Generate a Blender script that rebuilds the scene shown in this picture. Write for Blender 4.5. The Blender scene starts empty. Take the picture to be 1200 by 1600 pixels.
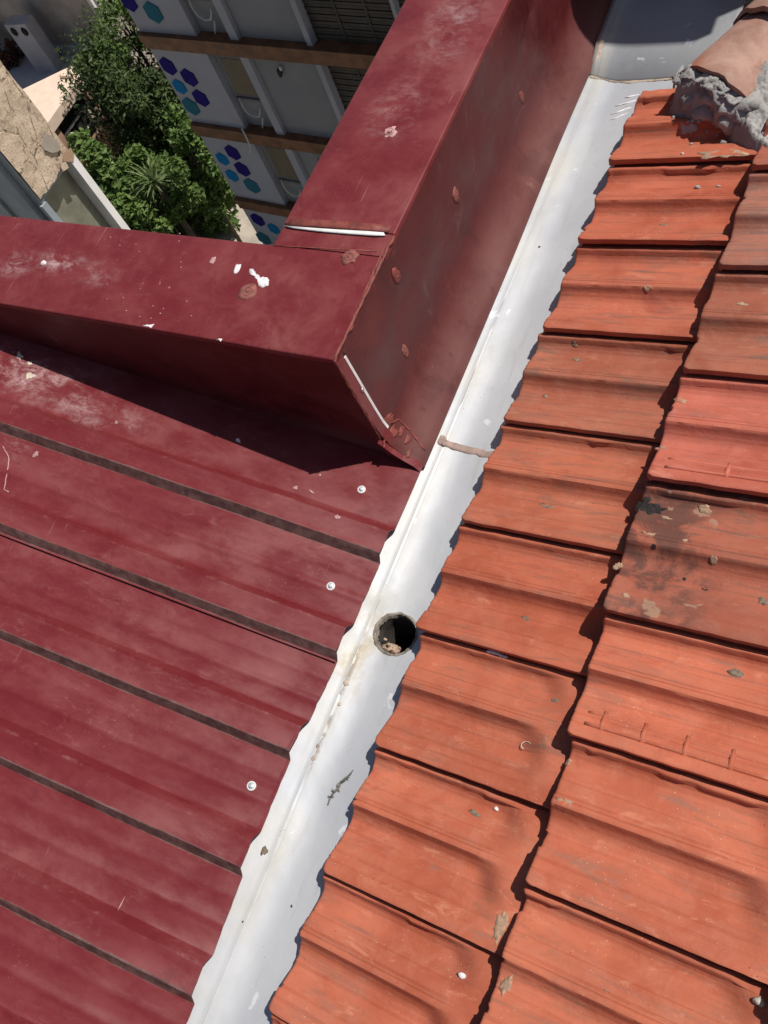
import bpy, bmesh, math, random
from mathutils import Vector, Matrix, noise
random.seed(7)
S = bpy.context.scene
COL = S.collection
# ------------------------------------------------------------------ camera
RX = Vector((0.87996762, 0.37396844, -0.2929242))      # camera right in the world
RD = Vector((0.22004683, -0.86738958, -0.44633475))    # camera down
RF = Vector((-0.42099451, 0.32830309, -0.84556532))    # camera forward
FPX = 1357.36
CAM = Vector((0.6795, 0.0, 1.5))
cam = bpy.data.cameras.new('camera')
cam.sensor_fit = 'AUTO'; cam.sensor_width = 36.0
cam.lens = FPX / 1600 * 36.0
cam.clip_start = 0.05; cam.clip_end = 400
co = bpy.data.objects.new('camera', cam); COL.objects.link(co)
M3 = Matrix((RX, -RD, -RF)).transposed()
co.matrix_world = Matrix.Translation(CAM) @ M3.to_4x4()
S.camera = co
# ------------------------------------------------------------------ sky and sun
SUN = Vector((0.41, 0.28, 0.90)).normalized()
w = bpy.data.worlds.new('World'); S.world = w; w.use_nodes = True
nt = w.node_tree; nt.nodes.clear()
wo = nt.nodes.new('ShaderNodeOutputWorld'); bg = nt.nodes.new('ShaderNodeBackground')
sk = nt.nodes.new('ShaderNodeTexSky'); sk.sky_type = 'NISHITA'; sk.sun_disc = False
sk.sun_elevation = math.asin(SUN.z); sk.sun_rotation = math.atan2(SUN.x, SUN.y)
sk.air_density = 1.0; sk.dust_density = 1.5; sk.ozone_density = 1.0
bg.inputs['Strength'].default_value = 0.056
nt.links.new(sk.outputs[0], bg.inputs[0]); nt.links.new(bg.outputs[0], wo.inputs[0])
sl = bpy.data.lights.new('sun', 'SUN'); sl.energy = 4.5; sl.angle = math.radians(0.53)
sl.color = (1.0, 0.955, 0.89)
so = bpy.data.objects.new('sun', sl); COL.objects.link(so)
so.rotation_euler = SUN.to_track_quat('Z', 'Y').to_euler(); so.location = (5, 4, 12)
S.view_settings.view_transform = 'Standard'; S.view_settings.look = 'None'
S.view_settings.exposure = 0.0; S.view_settings.gamma = 1.0
try: S.view_settings.use_curve_mapping = False
except Exception: pass
S.render.engine = 'CYCLES'

# ------------------------------------------------------------------ helpers
def ray(u, v):
    return (RX * ((u - 600) / FPX) + RD * ((v - 800) / FPX) + RF).normalized()
def hit(u, v, p0, n):
    d = ray(u, v); n = Vector(n)
    return CAM + d * ((Vector(p0) - CAM).dot(n) / d.dot(n))
def hz(u, v, z): return hit(u, v, (0, 0, z), (0, 0, 1))
def fbm(p, s, o=4):
    return noise.fractal(Vector(p) * s, 1.0, 2.0, o, noise_basis='PERLIN_ORIGINAL')
def sstep(a, b, x):
    t = max(0.0, min(1.0, (x - a) / (b - a))); return t * t * (3 - 2 * t)
def lerpt(tab, x):
    if x <= tab[0][0]: return tab[0][1]
    for (a, p), (b, q) in zip(tab, tab[1:]):
        if x <= b: return p + (q - p) * (x - a) / (b - a)
    return tab[-1][1]
def smt(tab, x):                       # smooth (cosine eased) table
    if x <= tab[0][0]: return tab[0][1]
    for (a, p), (b, q) in zip(tab, tab[1:]):
        if x <= b:
            t = (x - a) / (b - a); return p + (q - p) * t * t * (3 - 2 * t)
    return tab[-1][1]

def thing(name, label, cat, loc=(0, 0, 0), group=None):
    o = bpy.data.objects.new(name, None); COL.objects.link(o)
    o.empty_display_size = 0.1
    o.location = loc; o['label'] = label; o['category'] = cat
    if group: o['group'] = group
    return o
def tag(o, label, cat, group=None):
    o['label'] = label; o['category'] = cat
    if group: o['group'] = group
    return o
def wloc(o):
    v = Vector((0, 0, 0))
    while o: v += o.location; o = o.parent
    return v
def obj(name, verts, faces, mat, parent=None, smooth=False, origin=None):
    """link one mesh; verts are world coordinates"""
    me = bpy.data.meshes.new(name)
    off = wloc(parent) if parent else Vector((0, 0, 0))
    org = Vector(origin) if origin is not None else (off if parent else Vector((0, 0, 0)))
    me.from_pydata([tuple(Vector(v) - org) for v in verts], [], faces)
    me.validate(); me.update()
    if mat: me.materials.append(mat)
    if smooth:
        for p in me.polygons: p.use_smooth = True
    o = bpy.data.objects.new(name, me); COL.objects.link(o)
    if parent: o.parent = parent
    o.location = org - off
    return o
def struct(name, verts, faces, mat):
    o = obj(name, verts, faces, mat); o['kind'] = 'structure'; return o
class MB:
    def __init__(s): s.v = []; s.f = []
    def add(s, vs, fs):
        n = len(s.v); s.v += [Vector(v) for v in vs]; s.f += [[i + n for i in f] for f in fs]; return s
    def box(s, a, b):
        x0, y0, z0 = a; x1, y1, z1 = b
        return s.add([(x0, y0, z0), (x1, y0, z0), (x1, y1, z0), (x0, y1, z0), (x0, y0, z1), (x1, y0, z1), (x1, y1, z1), (x0, y1, z1)],
                     [(0, 3, 2, 1), (4, 5, 6, 7), (0, 1, 5, 4), (1, 2, 6, 5), (2, 3, 7, 6), (3, 0, 4, 7)])
    def xbox(s, o, ex, ey, ez, a, b):
        """box in a local frame"""
        m = MB().box(a, b); s.add([Vector(o) + ex * v.x + ey * v.y + ez * v.z for v in m.v], m.f); return s
    def tube(s, pts, rs, n=8, cap=True):
        pts = [Vector(p) for p in pts]
        if not isinstance(rs, (list, tuple)): rs = [rs] * len(pts)
        base = len(s.v); prev = None
        for i, p in enumerate(pts):
            t = (pts[min(i + 1, len(pts) - 1)] - pts[max(i - 1, 0)]).normalized()
            if prev is None: a = t.orthogonal().normalized()
            else:
                a = prev - t * prev.dot(t); a.normalize()
            prev = a; b = t.cross(a)
            for k in range(n):
                q = 2 * math.pi * k / n
                s.v.append(p + (a * math.cos(q) + b * math.sin(q)) * rs[i])
        for i in range(len(pts) - 1):
            for k in range(n):
                k2 = (k + 1) % n
                s.f.append([base + i * n + k, base + i * n + k2, base + (i + 1) * n + k2, base + (i + 1) * n + k])
        if cap:
            s.f.append([base + k for k in range(n)][::-1]); e = base + (len(pts) - 1) * n
            s.f.append([e + k for k in range(n)])
        return s
    def grid(s, fn, us, vs, flip=False):
        base = len(s.v); nv = len(vs)
        for u in us:
            for v in vs: s.v.append(Vector(fn(u, v)))
        for i in range(len(us) - 1):
            for j in range(nv - 1):
                f = [base + i * nv + j, base + (i + 1) * nv + j, base + (i + 1) * nv + j + 1, base + i * nv + j + 1]
                s.f.append(f[::-1] if flip else f)
        return s
    def shell(s, fn, us, vs, thick):
        """closed slab between fn(u,v) and fn - thick*z"""
        nu, nv = len(us), len(vs); base = len(s.v)
        top = [[Vector(fn(u, v)) for v in vs] for u in us]
        for r in top: s.v += r
        for r in top: s.v += [p + Vector(thick) for p in r]
        N = nu * nv
        def I(i, j): return base + i * nv + j
        for i in range(nu - 1):
            for j in range(nv - 1):
                s.f.append([I(i, j), I(i + 1, j), I(i + 1, j + 1), I(i, j + 1)])
                s.f.append([I(i, j + 1) + N, I(i + 1, j + 1) + N, I(i + 1, j) + N, I(i, j) + N])
        for i in range(nu - 1):
            s.f.append([I(i, 0), I(i, 0) + N, I(i + 1, 0) + N, I(i + 1, 0)])
            s.f.append([I(i + 1, nv - 1), I(i + 1, nv - 1) + N, I(i, nv - 1) + N, I(i, nv - 1)])
        for j in range(nv - 1):
            s.f.append([I(0, j + 1), I(0, j + 1) + N, I(0, j) + N, I(0, j)])
            s.f.append([I(nu - 1, j), I(nu - 1, j) + N, I(nu - 1, j + 1) + N, I(nu - 1, j + 1)])
        return s
    def lump(s, c, r, seed=0, rough=.35, n=2):
        bm = bmesh.new(); bmesh.ops.create_icosphere(bm, subdivisions=n, radius=1)
        bm.verts.ensure_lookup_table()
        vs = []
        for v in bm.verts:
            k = 1 + rough * fbm(v.co + Vector((seed * 3.7, seed, 0)), 1.3)
            vs.append(Vector(c) + Vector((v.co.x * r[0], v.co.y * r[1], v.co.z * r[2])) * k)
        s.add(vs, [[v.index for v in f.verts] for f in bm.faces]); bm.free(); return s
    def build(s, name, mat, parent=None, smooth=False, **k):
        return obj(name, s.v, s.f, mat, parent, smooth, **k)
def bevelled(o, wd=.002, seg=2):
    m = o.modifiers.new('bevel', 'BEVEL'); m.width = wd; m.segments = seg; m.limit_method = 'ANGLE'; m.angle_limit = math.radians(30)
    return o
def auto_smooth(o, deg=35):
    me = o.data
    for p in me.polygons: p.use_smooth = True
    try: me.set_sharp_from_angle(angle=math.radians(deg))
    except Exception: pass
    return o
def linspace(a, b, n): return [a + (b - a) * i / (n - 1) for i in range(n)]

def decal(name, pts, n, mat, parent, t=.0008, dome=0.0):
    """a thin raised skin of paint / sealant: outline pts (world), normal n"""
    n = Vector(n).normalized(); m = MB(); k = len(pts)
    c = sum((Vector(p) for p in pts), Vector()) / k
    top = [Vector(p) + n * t for p in pts]; mid = [c + (Vector(p) - c) * .55 + n * (t + dome * .8) for p in pts]
    vs = [Vector(p) - n * .0006 for p in pts] + top + mid + [c + n * (t + dome)]
    fs = []
    for i in range(k):
        j = (i + 1) % k
        fs += [[i, j, k + j, k + i], [k + i, k + j, 2 * k + j, 2 * k + i], [2 * k + i, 2 * k + j, 3 * k]]
    # face direction
    a = (vs[k + 1] - vs[k]).cross(vs[3 * k] - vs[k])
    if a.dot(n) < 0: fs = [f[::-1] for f in fs]
    m.add(vs, fs); return m.build(name, mat, parent, True)
def blot(c, ex, ey, rx, ry, seed, rough=.3, k=22):
    out = []
    for i in range(k):
        q = 2 * math.pi * i / k
        r = 1 + rough * fbm((math.cos(q) + seed * 5.1, math.sin(q), seed), 1.6, 3)
        out.append(Vector(c) + ex * (math.cos(q) * rx * r) + ey * (math.sin(q) * ry * r))
    return out

# ------------------------------------------------------------------ materials
class NT:
    def __init__(s, name):
        s.m = bpy.data.materials.new(name); s.m.use_nodes = True; s.t = s.m.node_tree; s.t.nodes.clear()
        s.out = s.n('ShaderNodeOutputMaterial'); s.b = s.n('ShaderNodeBsdfPrincipled')
        s.l(s.b.outputs[0], s.out.inputs[0]); s.pos = s.n('ShaderNodeNewGeometry').outputs['Position']
    def n(s, t): return s.t.nodes.new(t)
    def l(s, a, b): s.t.links.new(a, b)
    def setin(s, sock, v):
        if hasattr(v, 'is_output'): s.l(v, sock)
        elif isinstance(v, (tuple, list)) and len(v) == 3 and sock.type == 'RGBA': sock.default_value = (*v, 1)
        else: sock.default_value = v
    def mapping(s, src=None, scale=(1, 1, 1), rot=(0, 0, 0), loc=(0, 0, 0)):
        m = s.n('ShaderNodeMapping'); s.l(src or s.pos, m.inputs[0])
        m.inputs['Scale'].default_value = scale; m.inputs['Rotation'].default_value = rot; m.inputs['Location'].default_value = loc
        return m.outputs[0]
    def noise(s, scale, detail=5, rough=.6, dist=0, vec=None):
        n = s.n('ShaderNodeTexNoise'); s.l(vec or s.pos, n.inputs['Vector'])
        n.inputs['Scale'].default_value = scale; n.inputs['Detail'].default_value = detail
        n.inputs['Roughness'].default_value = rough; n.inputs['Distortion'].default_value = dist
        return n.outputs[0]
    def voro(s, scale, vec=None, feat='F1', out=0):
        n = s.n('ShaderNodeTexVoronoi'); n.feature = feat; s.l(vec or s.pos, n.inputs['Vector'])
        n.inputs['Scale'].default_value = scale
        return n.outputs[out]
    def ramp(s, v, a, b, lo=0.0, hi=1.0):
        m = s.n('ShaderNodeMapRange'); m.interpolation_type = 'SMOOTHSTEP'
        s.l(v, m.inputs[0]); m.inputs[1].default_value = a; m.inputs[2].default_value = b
        m.inputs[3].default_value = lo; m.inputs[4].default_value = hi; return m.outputs[0]
    def math(s, op, a, b=0.0, c=None):
        m = s.n('ShaderNodeMath'); m.operation = op; s.setin(m.inputs[0], a); s.setin(m.inputs[1], b)
        if c is not None: s.setin(m.inputs[2], c)
        return m.outputs[0]
    def mix(s, f, a, b, mode='MIX'):
        m = s.n('ShaderNodeMix'); m.data_type = 'RGBA'; m.blend_type = mode
        s.setin(m.inputs[0], f); s.setin(m.inputs[6], a); s.setin(m.inputs[7], b); return m.outputs[2]
    def xyz(s, vec=None):
        n = s.n('ShaderNodeSeparateXYZ'); s.l(vec or s.pos, n.inputs[0]); return n.outputs
    def bump(s, h, strength=.3, dist=.002, prev=None):
        n = s.n('ShaderNodeBump'); s.l(h, n.inputs['Height']); n.inputs['Strength'].default_value = strength
        n.inputs['Distance'].default_value = dist
        if prev: s.l(prev, n.inputs['Normal'])
        return n.outputs[0]
    def set(s, **k):
        for a, v in k.items(): s.setin(s.b.inputs[{'col': 'Base Color', 'rough': 'Roughness', 'metal': 'Metallic', 'nrm': 'Normal', 'spec': 'Specular IOR Level'}[a]], v)
        return s.m
def simple(name, col, rough=.7, var=.25, scale=8, bump=.2, bdist=.002, metal=0, spec=.4):
    t = NT(name); n = t.noise(scale, 6)
    d = tuple(c * (1 - var) for c in col); l = tuple(min(1, c * (1 + var)) for c in col)
    c = t.mix(t.ramp(n, .3, .7), d, l)
    return t.set(col=c, rough=rough, metal=metal, spec=spec, nrm=t.bump(t.noise(scale * 12, 4), bump, bdist))

def paint_mat(name, dusty=.55, base=(.150, .0145, .0185), along=(1, 1, 1), rough=(.30, .55), spots=(), foot=False, film=.14, crest=(), dirt=False, spec=.45):
    t = NT(name)
    v = t.mapping(scale=along)
    big = t.noise(2.6, 8, .66, .15, v); med = t.noise(10, 8, .68, .25, v); fine = t.noise(60, 5, .7, 0, v)
    streak = t.noise(5, 6, .65, 1.2, t.mapping(scale=(1.2, 5.0, 1.2), rot=(0, 0, .5)))
    m1 = t.math('MULTIPLY', t.ramp(big, .42, .72), t.ramp(med, .34, .66))
    m2 = t.math('MULTIPLY', t.ramp(streak, .52, .76), t.ramp(fine, .30, .68))
    dust = t.math('MULTIPLY', t.math('MAXIMUM', m1, t.math('MULTIPLY', m2, .75)), dusty)
    dust = t.math('ADD', dust, t.ramp(med, .3, .7, film * .5, film * 1.5))
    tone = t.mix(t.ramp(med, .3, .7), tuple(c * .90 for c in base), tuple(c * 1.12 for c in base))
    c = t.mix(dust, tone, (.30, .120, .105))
    wis = t.math('MULTIPLY', t.ramp(t.noise(38, 9, .78, .9, v), .52, .72), t.ramp(t.noise(6, 5, .65, .3), .42, .66))
    c = t.mix(t.math('MULTIPLY', wis, min(.55, dusty * 1.3)), c, (.36, .16, .15))
    white = None
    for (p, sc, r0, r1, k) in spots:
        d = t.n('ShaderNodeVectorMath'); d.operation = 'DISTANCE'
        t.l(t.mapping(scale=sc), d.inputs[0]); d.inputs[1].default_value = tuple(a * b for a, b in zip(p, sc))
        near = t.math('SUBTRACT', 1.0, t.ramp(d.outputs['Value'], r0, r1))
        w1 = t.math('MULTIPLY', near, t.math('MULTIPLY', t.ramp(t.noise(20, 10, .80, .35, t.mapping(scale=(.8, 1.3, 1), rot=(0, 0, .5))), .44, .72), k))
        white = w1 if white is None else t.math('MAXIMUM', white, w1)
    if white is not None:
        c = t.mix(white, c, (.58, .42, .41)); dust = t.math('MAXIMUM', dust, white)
    if foot:  # pale reflected glare and dust painted on the flared foot
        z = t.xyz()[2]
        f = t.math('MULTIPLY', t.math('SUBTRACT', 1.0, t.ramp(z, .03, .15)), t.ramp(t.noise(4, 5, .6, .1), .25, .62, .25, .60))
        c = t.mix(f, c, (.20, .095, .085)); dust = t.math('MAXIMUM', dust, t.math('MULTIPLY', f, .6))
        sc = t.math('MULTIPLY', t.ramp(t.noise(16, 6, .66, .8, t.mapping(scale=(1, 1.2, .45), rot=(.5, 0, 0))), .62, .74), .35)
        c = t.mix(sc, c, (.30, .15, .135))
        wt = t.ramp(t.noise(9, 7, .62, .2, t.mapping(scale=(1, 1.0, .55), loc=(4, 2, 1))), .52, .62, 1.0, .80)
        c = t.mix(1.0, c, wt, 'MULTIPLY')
    fl = t.math('MULTIPLY', t.math('LESS_THAN', t.voro(170), .10), t.ramp(t.noise(7, 4), .54, .68))
    c = t.mix(t.math('MULTIPLY', fl, .6), c, (.50, .36, .34))
    for rz, lo in ((.5, 3), (-.9, 7), (1.7, 1)):
        sn = t.noise(1.0, 3, .5, .0, t.mapping(scale=(260, 7, 40), rot=(0, 0, rz), loc=(lo, lo, lo)))
        sm = t.math('MULTIPLY', t.ramp(sn, .715, .76), t.ramp(t.noise(5, 4, .6, 0, t.mapping(loc=(lo, 0, 0))), .50, .64))
        c = t.mix(t.math('MULTIPLY', sm, .35), c, (.45, .25, .24))
    for yc in crest:
        ln = t.math('SUBTRACT', 1.0, t.ramp(t.math('ABSOLUTE', t.math('SUBTRACT', t.xyz()[1], yc)), .0008, .0045))
        c = t.mix(t.math('MULTIPLY', t.math('MULTIPLY', ln, t.ramp(t.noise(30, 8, .75, .2), .50, .72)), .38), c, (.40, .20, .19))
    dk = t.math('MULTIPLY', t.ramp(t.noise(26, 5, .6, 0), .62, .72), .35)
    c = t.mix(dk, c, tuple(k * .62 for k in base))
    r = t.math('ADD', t.ramp(med, .3, .7, rough[0], rough[1]), t.math('MULTIPLY', dust, .3))
    nr = t.bump(t.noise(3.0, 2, .4), .5, .010); nr = t.bump(fine, .08, .001, nr)
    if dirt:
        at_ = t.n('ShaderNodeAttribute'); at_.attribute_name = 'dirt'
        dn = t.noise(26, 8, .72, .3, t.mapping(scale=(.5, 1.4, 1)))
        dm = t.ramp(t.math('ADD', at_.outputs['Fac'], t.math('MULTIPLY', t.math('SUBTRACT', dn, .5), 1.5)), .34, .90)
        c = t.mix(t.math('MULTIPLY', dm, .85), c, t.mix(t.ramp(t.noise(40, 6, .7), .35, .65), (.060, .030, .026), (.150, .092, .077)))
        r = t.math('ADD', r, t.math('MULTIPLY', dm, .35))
    return t.set(col=c, rough=r, nrm=nr, spec=spec)

M = {}
M['paint'] = paint_mat('maroon_roof_paint', .30, along=(.7, 1.3, 1), film=.05, rough=(.27, .46), spec=.55, dirt=True, crest=(.527, .320, .1235, -.085, -.290, -.497), spots=[((-.93, .615, .20), (.35, 1, 0), .0, .10, .8), ((-.75, .585, .18), (.3, 1, 0), .01, .06, .6), ((-.86, .45, 0), (1, 1, 0), .0, .06, .4)])  # spots paint the sun sheen near the wall, with its dusty smears
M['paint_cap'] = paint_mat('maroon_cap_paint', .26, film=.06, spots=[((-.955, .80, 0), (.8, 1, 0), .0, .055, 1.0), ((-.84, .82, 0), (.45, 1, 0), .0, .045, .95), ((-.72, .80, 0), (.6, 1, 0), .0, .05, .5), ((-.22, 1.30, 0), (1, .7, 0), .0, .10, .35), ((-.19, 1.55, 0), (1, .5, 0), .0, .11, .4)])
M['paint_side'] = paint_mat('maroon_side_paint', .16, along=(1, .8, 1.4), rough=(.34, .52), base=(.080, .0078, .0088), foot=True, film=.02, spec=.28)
def rib_mat():
    t = NT('dusty_rib_flank'); n = t.noise(24, 7, .7, .3, t.mapping(scale=(.45, 1.6, 1)))
    c = t.mix(t.ramp(n, .35, .65), (.062, .028, .025), (.165, .100, .084))
    return t.set(col=c, rough=.8, spec=.25, nrm=t.bump(t.noise(90, 4), .3, .001))
M['rib_dirt'] = rib_mat()

def gutter_mat(name='galvanised_sheet', shadow_k=1.0):
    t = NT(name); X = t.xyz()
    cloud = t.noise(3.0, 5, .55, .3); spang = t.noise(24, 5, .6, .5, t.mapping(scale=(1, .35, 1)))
    c = t.mix(t.ramp(cloud, .35, .65), tuple(k * shadow_k for k in (.43, .445, .475)), tuple(k * shadow_k for k in (.50, .51, .53)))
    # rusty dirt line lying in the fold
    near = t.math('SUBTRACT', 1.0, t.ramp(t.math('ABSOLUTE', t.math('ADD', X[0], -.001)), .0008, .0065))
    seg = t.math('MULTIPLY', t.ramp(X[1], .02, .10), t.math('SUBTRACT', 1.0, t.ramp(X[1], .27, .33)))
    rust = t.math('MULTIPLY', t.math('MULTIPLY', near, seg), t.ramp(t.noise(60, 6, .7, .5, t.mapping(scale=(1, .5, 1))), .42, .60))
    c = t.mix(t.math('MULTIPLY', rust, .7), c, (.26, .175, .095))
    # pale oxide patch beside the outlet
    d = t.n('ShaderNodeVectorMath'); d.operation = 'DISTANCE'; t.l(t.mapping(scale=(1.6, 1, 1)), d.inputs[0]); d.inputs[1].default_value = (.045 * 1.6 - .03, .40, 0)
    ox = t.math('MULTIPLY', t.math('SUBTRACT', 1.0, t.ramp(d.outputs['Value'], .0, .16)), t.ramp(t.noise(12, 7, .7, .3), .30, .75))
    c = t.mix(t.math('MULTIPLY', ox, .40), c, (.46, .44, .36))
    # grime film
    g = t.math('MULTIPLY', t.ramp(t.noise(8, 6, .65, .8), .52, .75), .40)
    c = t.mix(g, c, (.38, .37, .355))
    # silt streaks that run along the channel, and beige dust on the flange
    st = t.math('MULTIPLY', t.ramp(t.noise(20, 7, .68, .3, t.mapping(scale=(2.2, .22, 1))), .54, .70), .42)
    c = t.mix(st, c, (.36, .34, .31))
    fd = t.math('MULTIPLY', t.math('SUBTRACT', 1.0, t.ramp(X[0], .006, .03)), t.ramp(t.noise(5, 6, .6, .3), .38, .66))
    c = t.mix(t.math('MULTIPLY', fd, .5), c, (.50, .475, .40))
    d2 = t.n('ShaderNodeVectorMath'); d2.operation = 'DISTANCE'; t.l(t.mapping(scale=(1.3, .55, 0)), d2.inputs[0]); d2.inputs[1].default_value = (.0, .29 * .55, 0)
    yb = t.math('MULTIPLY', t.math('SUBTRACT', 1.0, t.ramp(d2.outputs['Value'], .0, .085)), t.ramp(t.noise(26, 8, .72, .4), .40, .66))
    c = t.mix(t.math('MULTIPLY', yb, .8), c, (.36, .29, .185))
    hair = t.math('SUBTRACT', 1.0, t.ramp(t.math('ABSOLUTE', t.math('ADD', X[0], .0006)), .0004, .0013))
    c = t.mix(t.math('MULTIPLY', hair, .55), c, (.20, .19, .18))
    sp = t.math('MULTIPLY', t.math('LESS_THAN', t.voro(95), .09), t.ramp(t.noise(9, 3), .55, .62))
    c = t.mix(sp, c, (.06, .055, .05))
    wh = t.math('MULTIPLY', t.ramp(t.noise(14, 4, .5, 1.0), .66, .70), .5)
    c = t.mix(wh, c, (.80, .81, .82))
    r = t.math('ADD', t.ramp(spang, .3, .7, .40, .50), t.math('MULTIPLY', t.math('MAXIMUM', rust, t.math('MAXIMUM', ox, g)), .4))
    met = t.math('MULTIPLY', t.math('SUBTRACT', 1.0, t.math('MAXIMUM', rust, t.math('MULTIPLY', ox, .7))), .22)
    nb_ = t.bump(t.noise(5, 3, .5, 0), .5, .008); nb_ = t.bump(t.noise(38, 5, .7, .2), .10, .002, nb_)
    return t.set(col=c, rough=r, metal=met, nrm=nb_)
M['gutter'] = gutter_mat(); M['gutter_shadowed'] = gutter_mat('shadowed_galvanised_sheet', .62)  # second copy is darkened to carry the end plate's shadow in its colour

def tile_mat():
    t = NT('terracotta_tile')
    oi = t.n('ShaderNodeObjectInfo'); rnd = oi.outputs['Random']
    ad = t.n('ShaderNodeVectorMath'); ad.operation = 'ADD'; t.l(t.pos, ad.inputs[0])
    cx = t.n('ShaderNodeCombineXYZ'); t.l(t.math('MULTIPLY', rnd, 37.0), cx.inputs[0]); t.l(t.math('MULTIPLY', rnd, 11.0), cx.inputs[1])
    t.l(cx.outputs[0], ad.inputs[1]); v = ad.outputs[0]
    big = t.noise(5, 6, .6, .5, v); med = t.noise(22, 7, .65, .6, v); fine = t.noise(150, 5, .7, 0, v)
    strk = t.noise(14, 7, .66, .6, t.mapping(v, scale=(.55, 3.2, 1)))
    c = t.mix(t.ramp(big, .32, .68), (.335, .076, .038), (.48, .130, .070))
    c = t.mix(t.math('MULTIPLY', t.ramp(med, .42, .70), .6), c, (.43, .135, .080))
    st = t.n('ShaderNodeAttribute'); st.attribute_type = 'OBJECT'; st.attribute_name = 'grime'
    grime = st.outputs['Fac']
    g1 = t.math('MULTIPLY', t.math('MULTIPLY', t.ramp(strk, .46, .72), t.ramp(big, .34, .62)), t.math('ADD', .42, grime))
    c = t.mix(g1, c, (.165, .085, .060))
    g2 = t.math('MULTIPLY', t.ramp(strk, .60, .70), t.ramp(fine, .36, .60)); g2 = t.math('MULTIPLY', g2, .5)
    c = t.mix(g2, c, (.20, .135, .10))
    ln = t.math('MULTIPLY', t.ramp(t.noise(11, 6, .7, .35, t.mapping(v, scale=(.30, 8.5, 1), loc=(1, 4, 0))), .58, .70), t.ramp(big, .3, .6))
    c = t.mix(t.math('MULTIPLY', ln, .62), c, (.17, .085, .062))
    rd = t.math('MULTIPLY', t.ramp(t.noise(9, 7, .7, .5, t.mapping(v, scale=(.8, 1.6, 1), loc=(7, 2, 0))), .56, .70), .5)
    c = t.mix(rd, c, (.30, .050, .028))
    # pale chalky scuffs and specks
    sc = t.math('MULTIPLY', t.ramp(t.noise(28, 8, .72, .5, t.mapping(v, loc=(3, 1, 2), scale=(.6, 1.3, 1))), .56, .70), .5)
    c = t.mix(sc, c, (.56, .22, .13))
    sp = t.math('MULTIPLY', t.math('LESS_THAN', t.voro(120, v), .085), t.ramp(t.noise(11, 3, .5, 0, v), .50, .62))
    c = t.mix(t.math('MULTIPLY', sp, .75), c, (.58, .44, .34))
    bk = t.math('MULTIPLY', t.math('LESS_THAN', t.voro(75, t.mapping(v, loc=(5, 5, 5))), .075), t.ramp(t.noise(7, 3, .5, 0, v), .52, .60))
    c = t.mix(t.math('MULTIPLY', bk, .8), c, (.06, .045, .035))
    # heavy old stain (only on tiles whose 'stain' is above 0)
    sa = t.n('ShaderNodeAttribute'); sa.attribute_type = 'OBJECT'; sa.attribute_name = 'stain'
    X = t.xyz()
    lim = t.math('SUBTRACT', 1.0, t.ramp(t.math('ADD', X[0], t.math('MULTIPLY', t.noise(14, 5, .6), .16)), .60, .70))
    sm = t.math('MULTIPLY', t.math('MULTIPLY', t.ramp(t.noise(12, 9, .72, .5), .42, .56), lim), sa.outputs['Fac'])
    c = t.mix(t.math('MULTIPLY', sm, .82), c, (.080, .033, .026))
    li = t.math('MULTIPLY', t.ramp(t.noise(19, 5, .55, .4, t.mapping(loc=(2.3, .7, 1))), .63, .66), sa.outputs['Fac'])
    c = t.mix(t.math('MULTIPLY', li, .8), c, (.40, .235, .15))
    fa = t.n('ShaderNodeAttribute'); fa.attribute_type = 'OBJECT'; fa.attribute_name = 'fade'
    c = t.mix(t.math('MULTIPLY', fa.outputs['Fac'], t.ramp(med, .3, .7, .55, 1.0)), c, (.36, .205, .150))
    # tint of each tile: object colour
    c = t.mix(1.0, c, oi.outputs['Color'], 'MULTIPLY')
    h = t.math('ADD', t.math('MULTIPLY', med, .6), t.math('MULTIPLY', fine, .25))
    nr = t.bump(h, .55, .004); nr = t.bump(strk, .3, .003, nr); nr = t.bump(t.noise(10, 5, .7, .2, t.mapping(v, scale=(.22, 9.0, 1))), .35, .0022, nr)
    pit = t.ramp(t.voro(60, v), .02, .12); nr = t.bump(pit, .25, .0012, nr)
    return t.set(col=c, rough=.78, spec=.28, nrm=nr)
M['tile'] = tile_mat()
def ridge_mat():
    t = NT('faded_ridge_clay'); n = t.noise(9, 7, .65, .6); m = t.noise(40, 6, .7)
    c = t.mix(t.ramp(n, .35, .66), (.30, .165, .125), (.46, .285, .225))
    c = t.mix(t.math('MULTIPLY', t.ramp(m, .5, .7), .5), c, (.40, .30, .24))
    c = t.mix(t.math('MULTIPLY', t.ramp(t.noise(5, 4), .55, .7), .6), c, (.36, .12, .065))
    return t.set(col=c, rough=.85, spec=.2, nrm=t.bump(m, .5, .004))
M['ridge'] = ridge_mat()
def mortar_mat():
    t = NT('grey_mortar'); n = t.noise(12, 6); f = t.noise(160, 6, .75)
    c = t.mix(t.ramp(n, .3, .7), (.28, .265, .25), (.43, .41, .39))
    c = t.mix(t.math('MULTIPLY', t.ramp(f, .55, .7), .4), c, (.22, .20, .18))
    return t.set(col=c, rough=.95, spec=.1, nrm=t.bump(f, .8, .004))
M['mortar'] = mortar_mat()
M['deck'] = simple('dark_roof_deck', (.035, .028, .024), .95)
M['seal'] = simple('brown_sealant', (.20, .050, .038), .5, .3, 60, .4, .002)
M['seal_pale'] = simple('dusty_sealant', (.25, .085, .068), .65, .3, 70, .4, .002)
M['white_seal'] = simple('white_sealant', (.74, .73, .71), .5, .1, 40, .2)
M['white_paint'] = simple('white_paint_splash', (.76, .72, .73), .6, .12, 90, .4)
M['cream_paint'] = simple('cream_paint_splash', (.60, .50, .41), .7, .2, 60, .4)
M['dust_pink'] = simple('pale_dust', (.47, .27, .26), .8, .3, 60, .3)
M['zinc'] = simple('zinc_screw', (.62, .63, .64), .35, .12, 80, .1, .001, .75)
M['rubber'] = simple('grey_washer', (.64, .64, .63), .5, .1, 90, .1)
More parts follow.
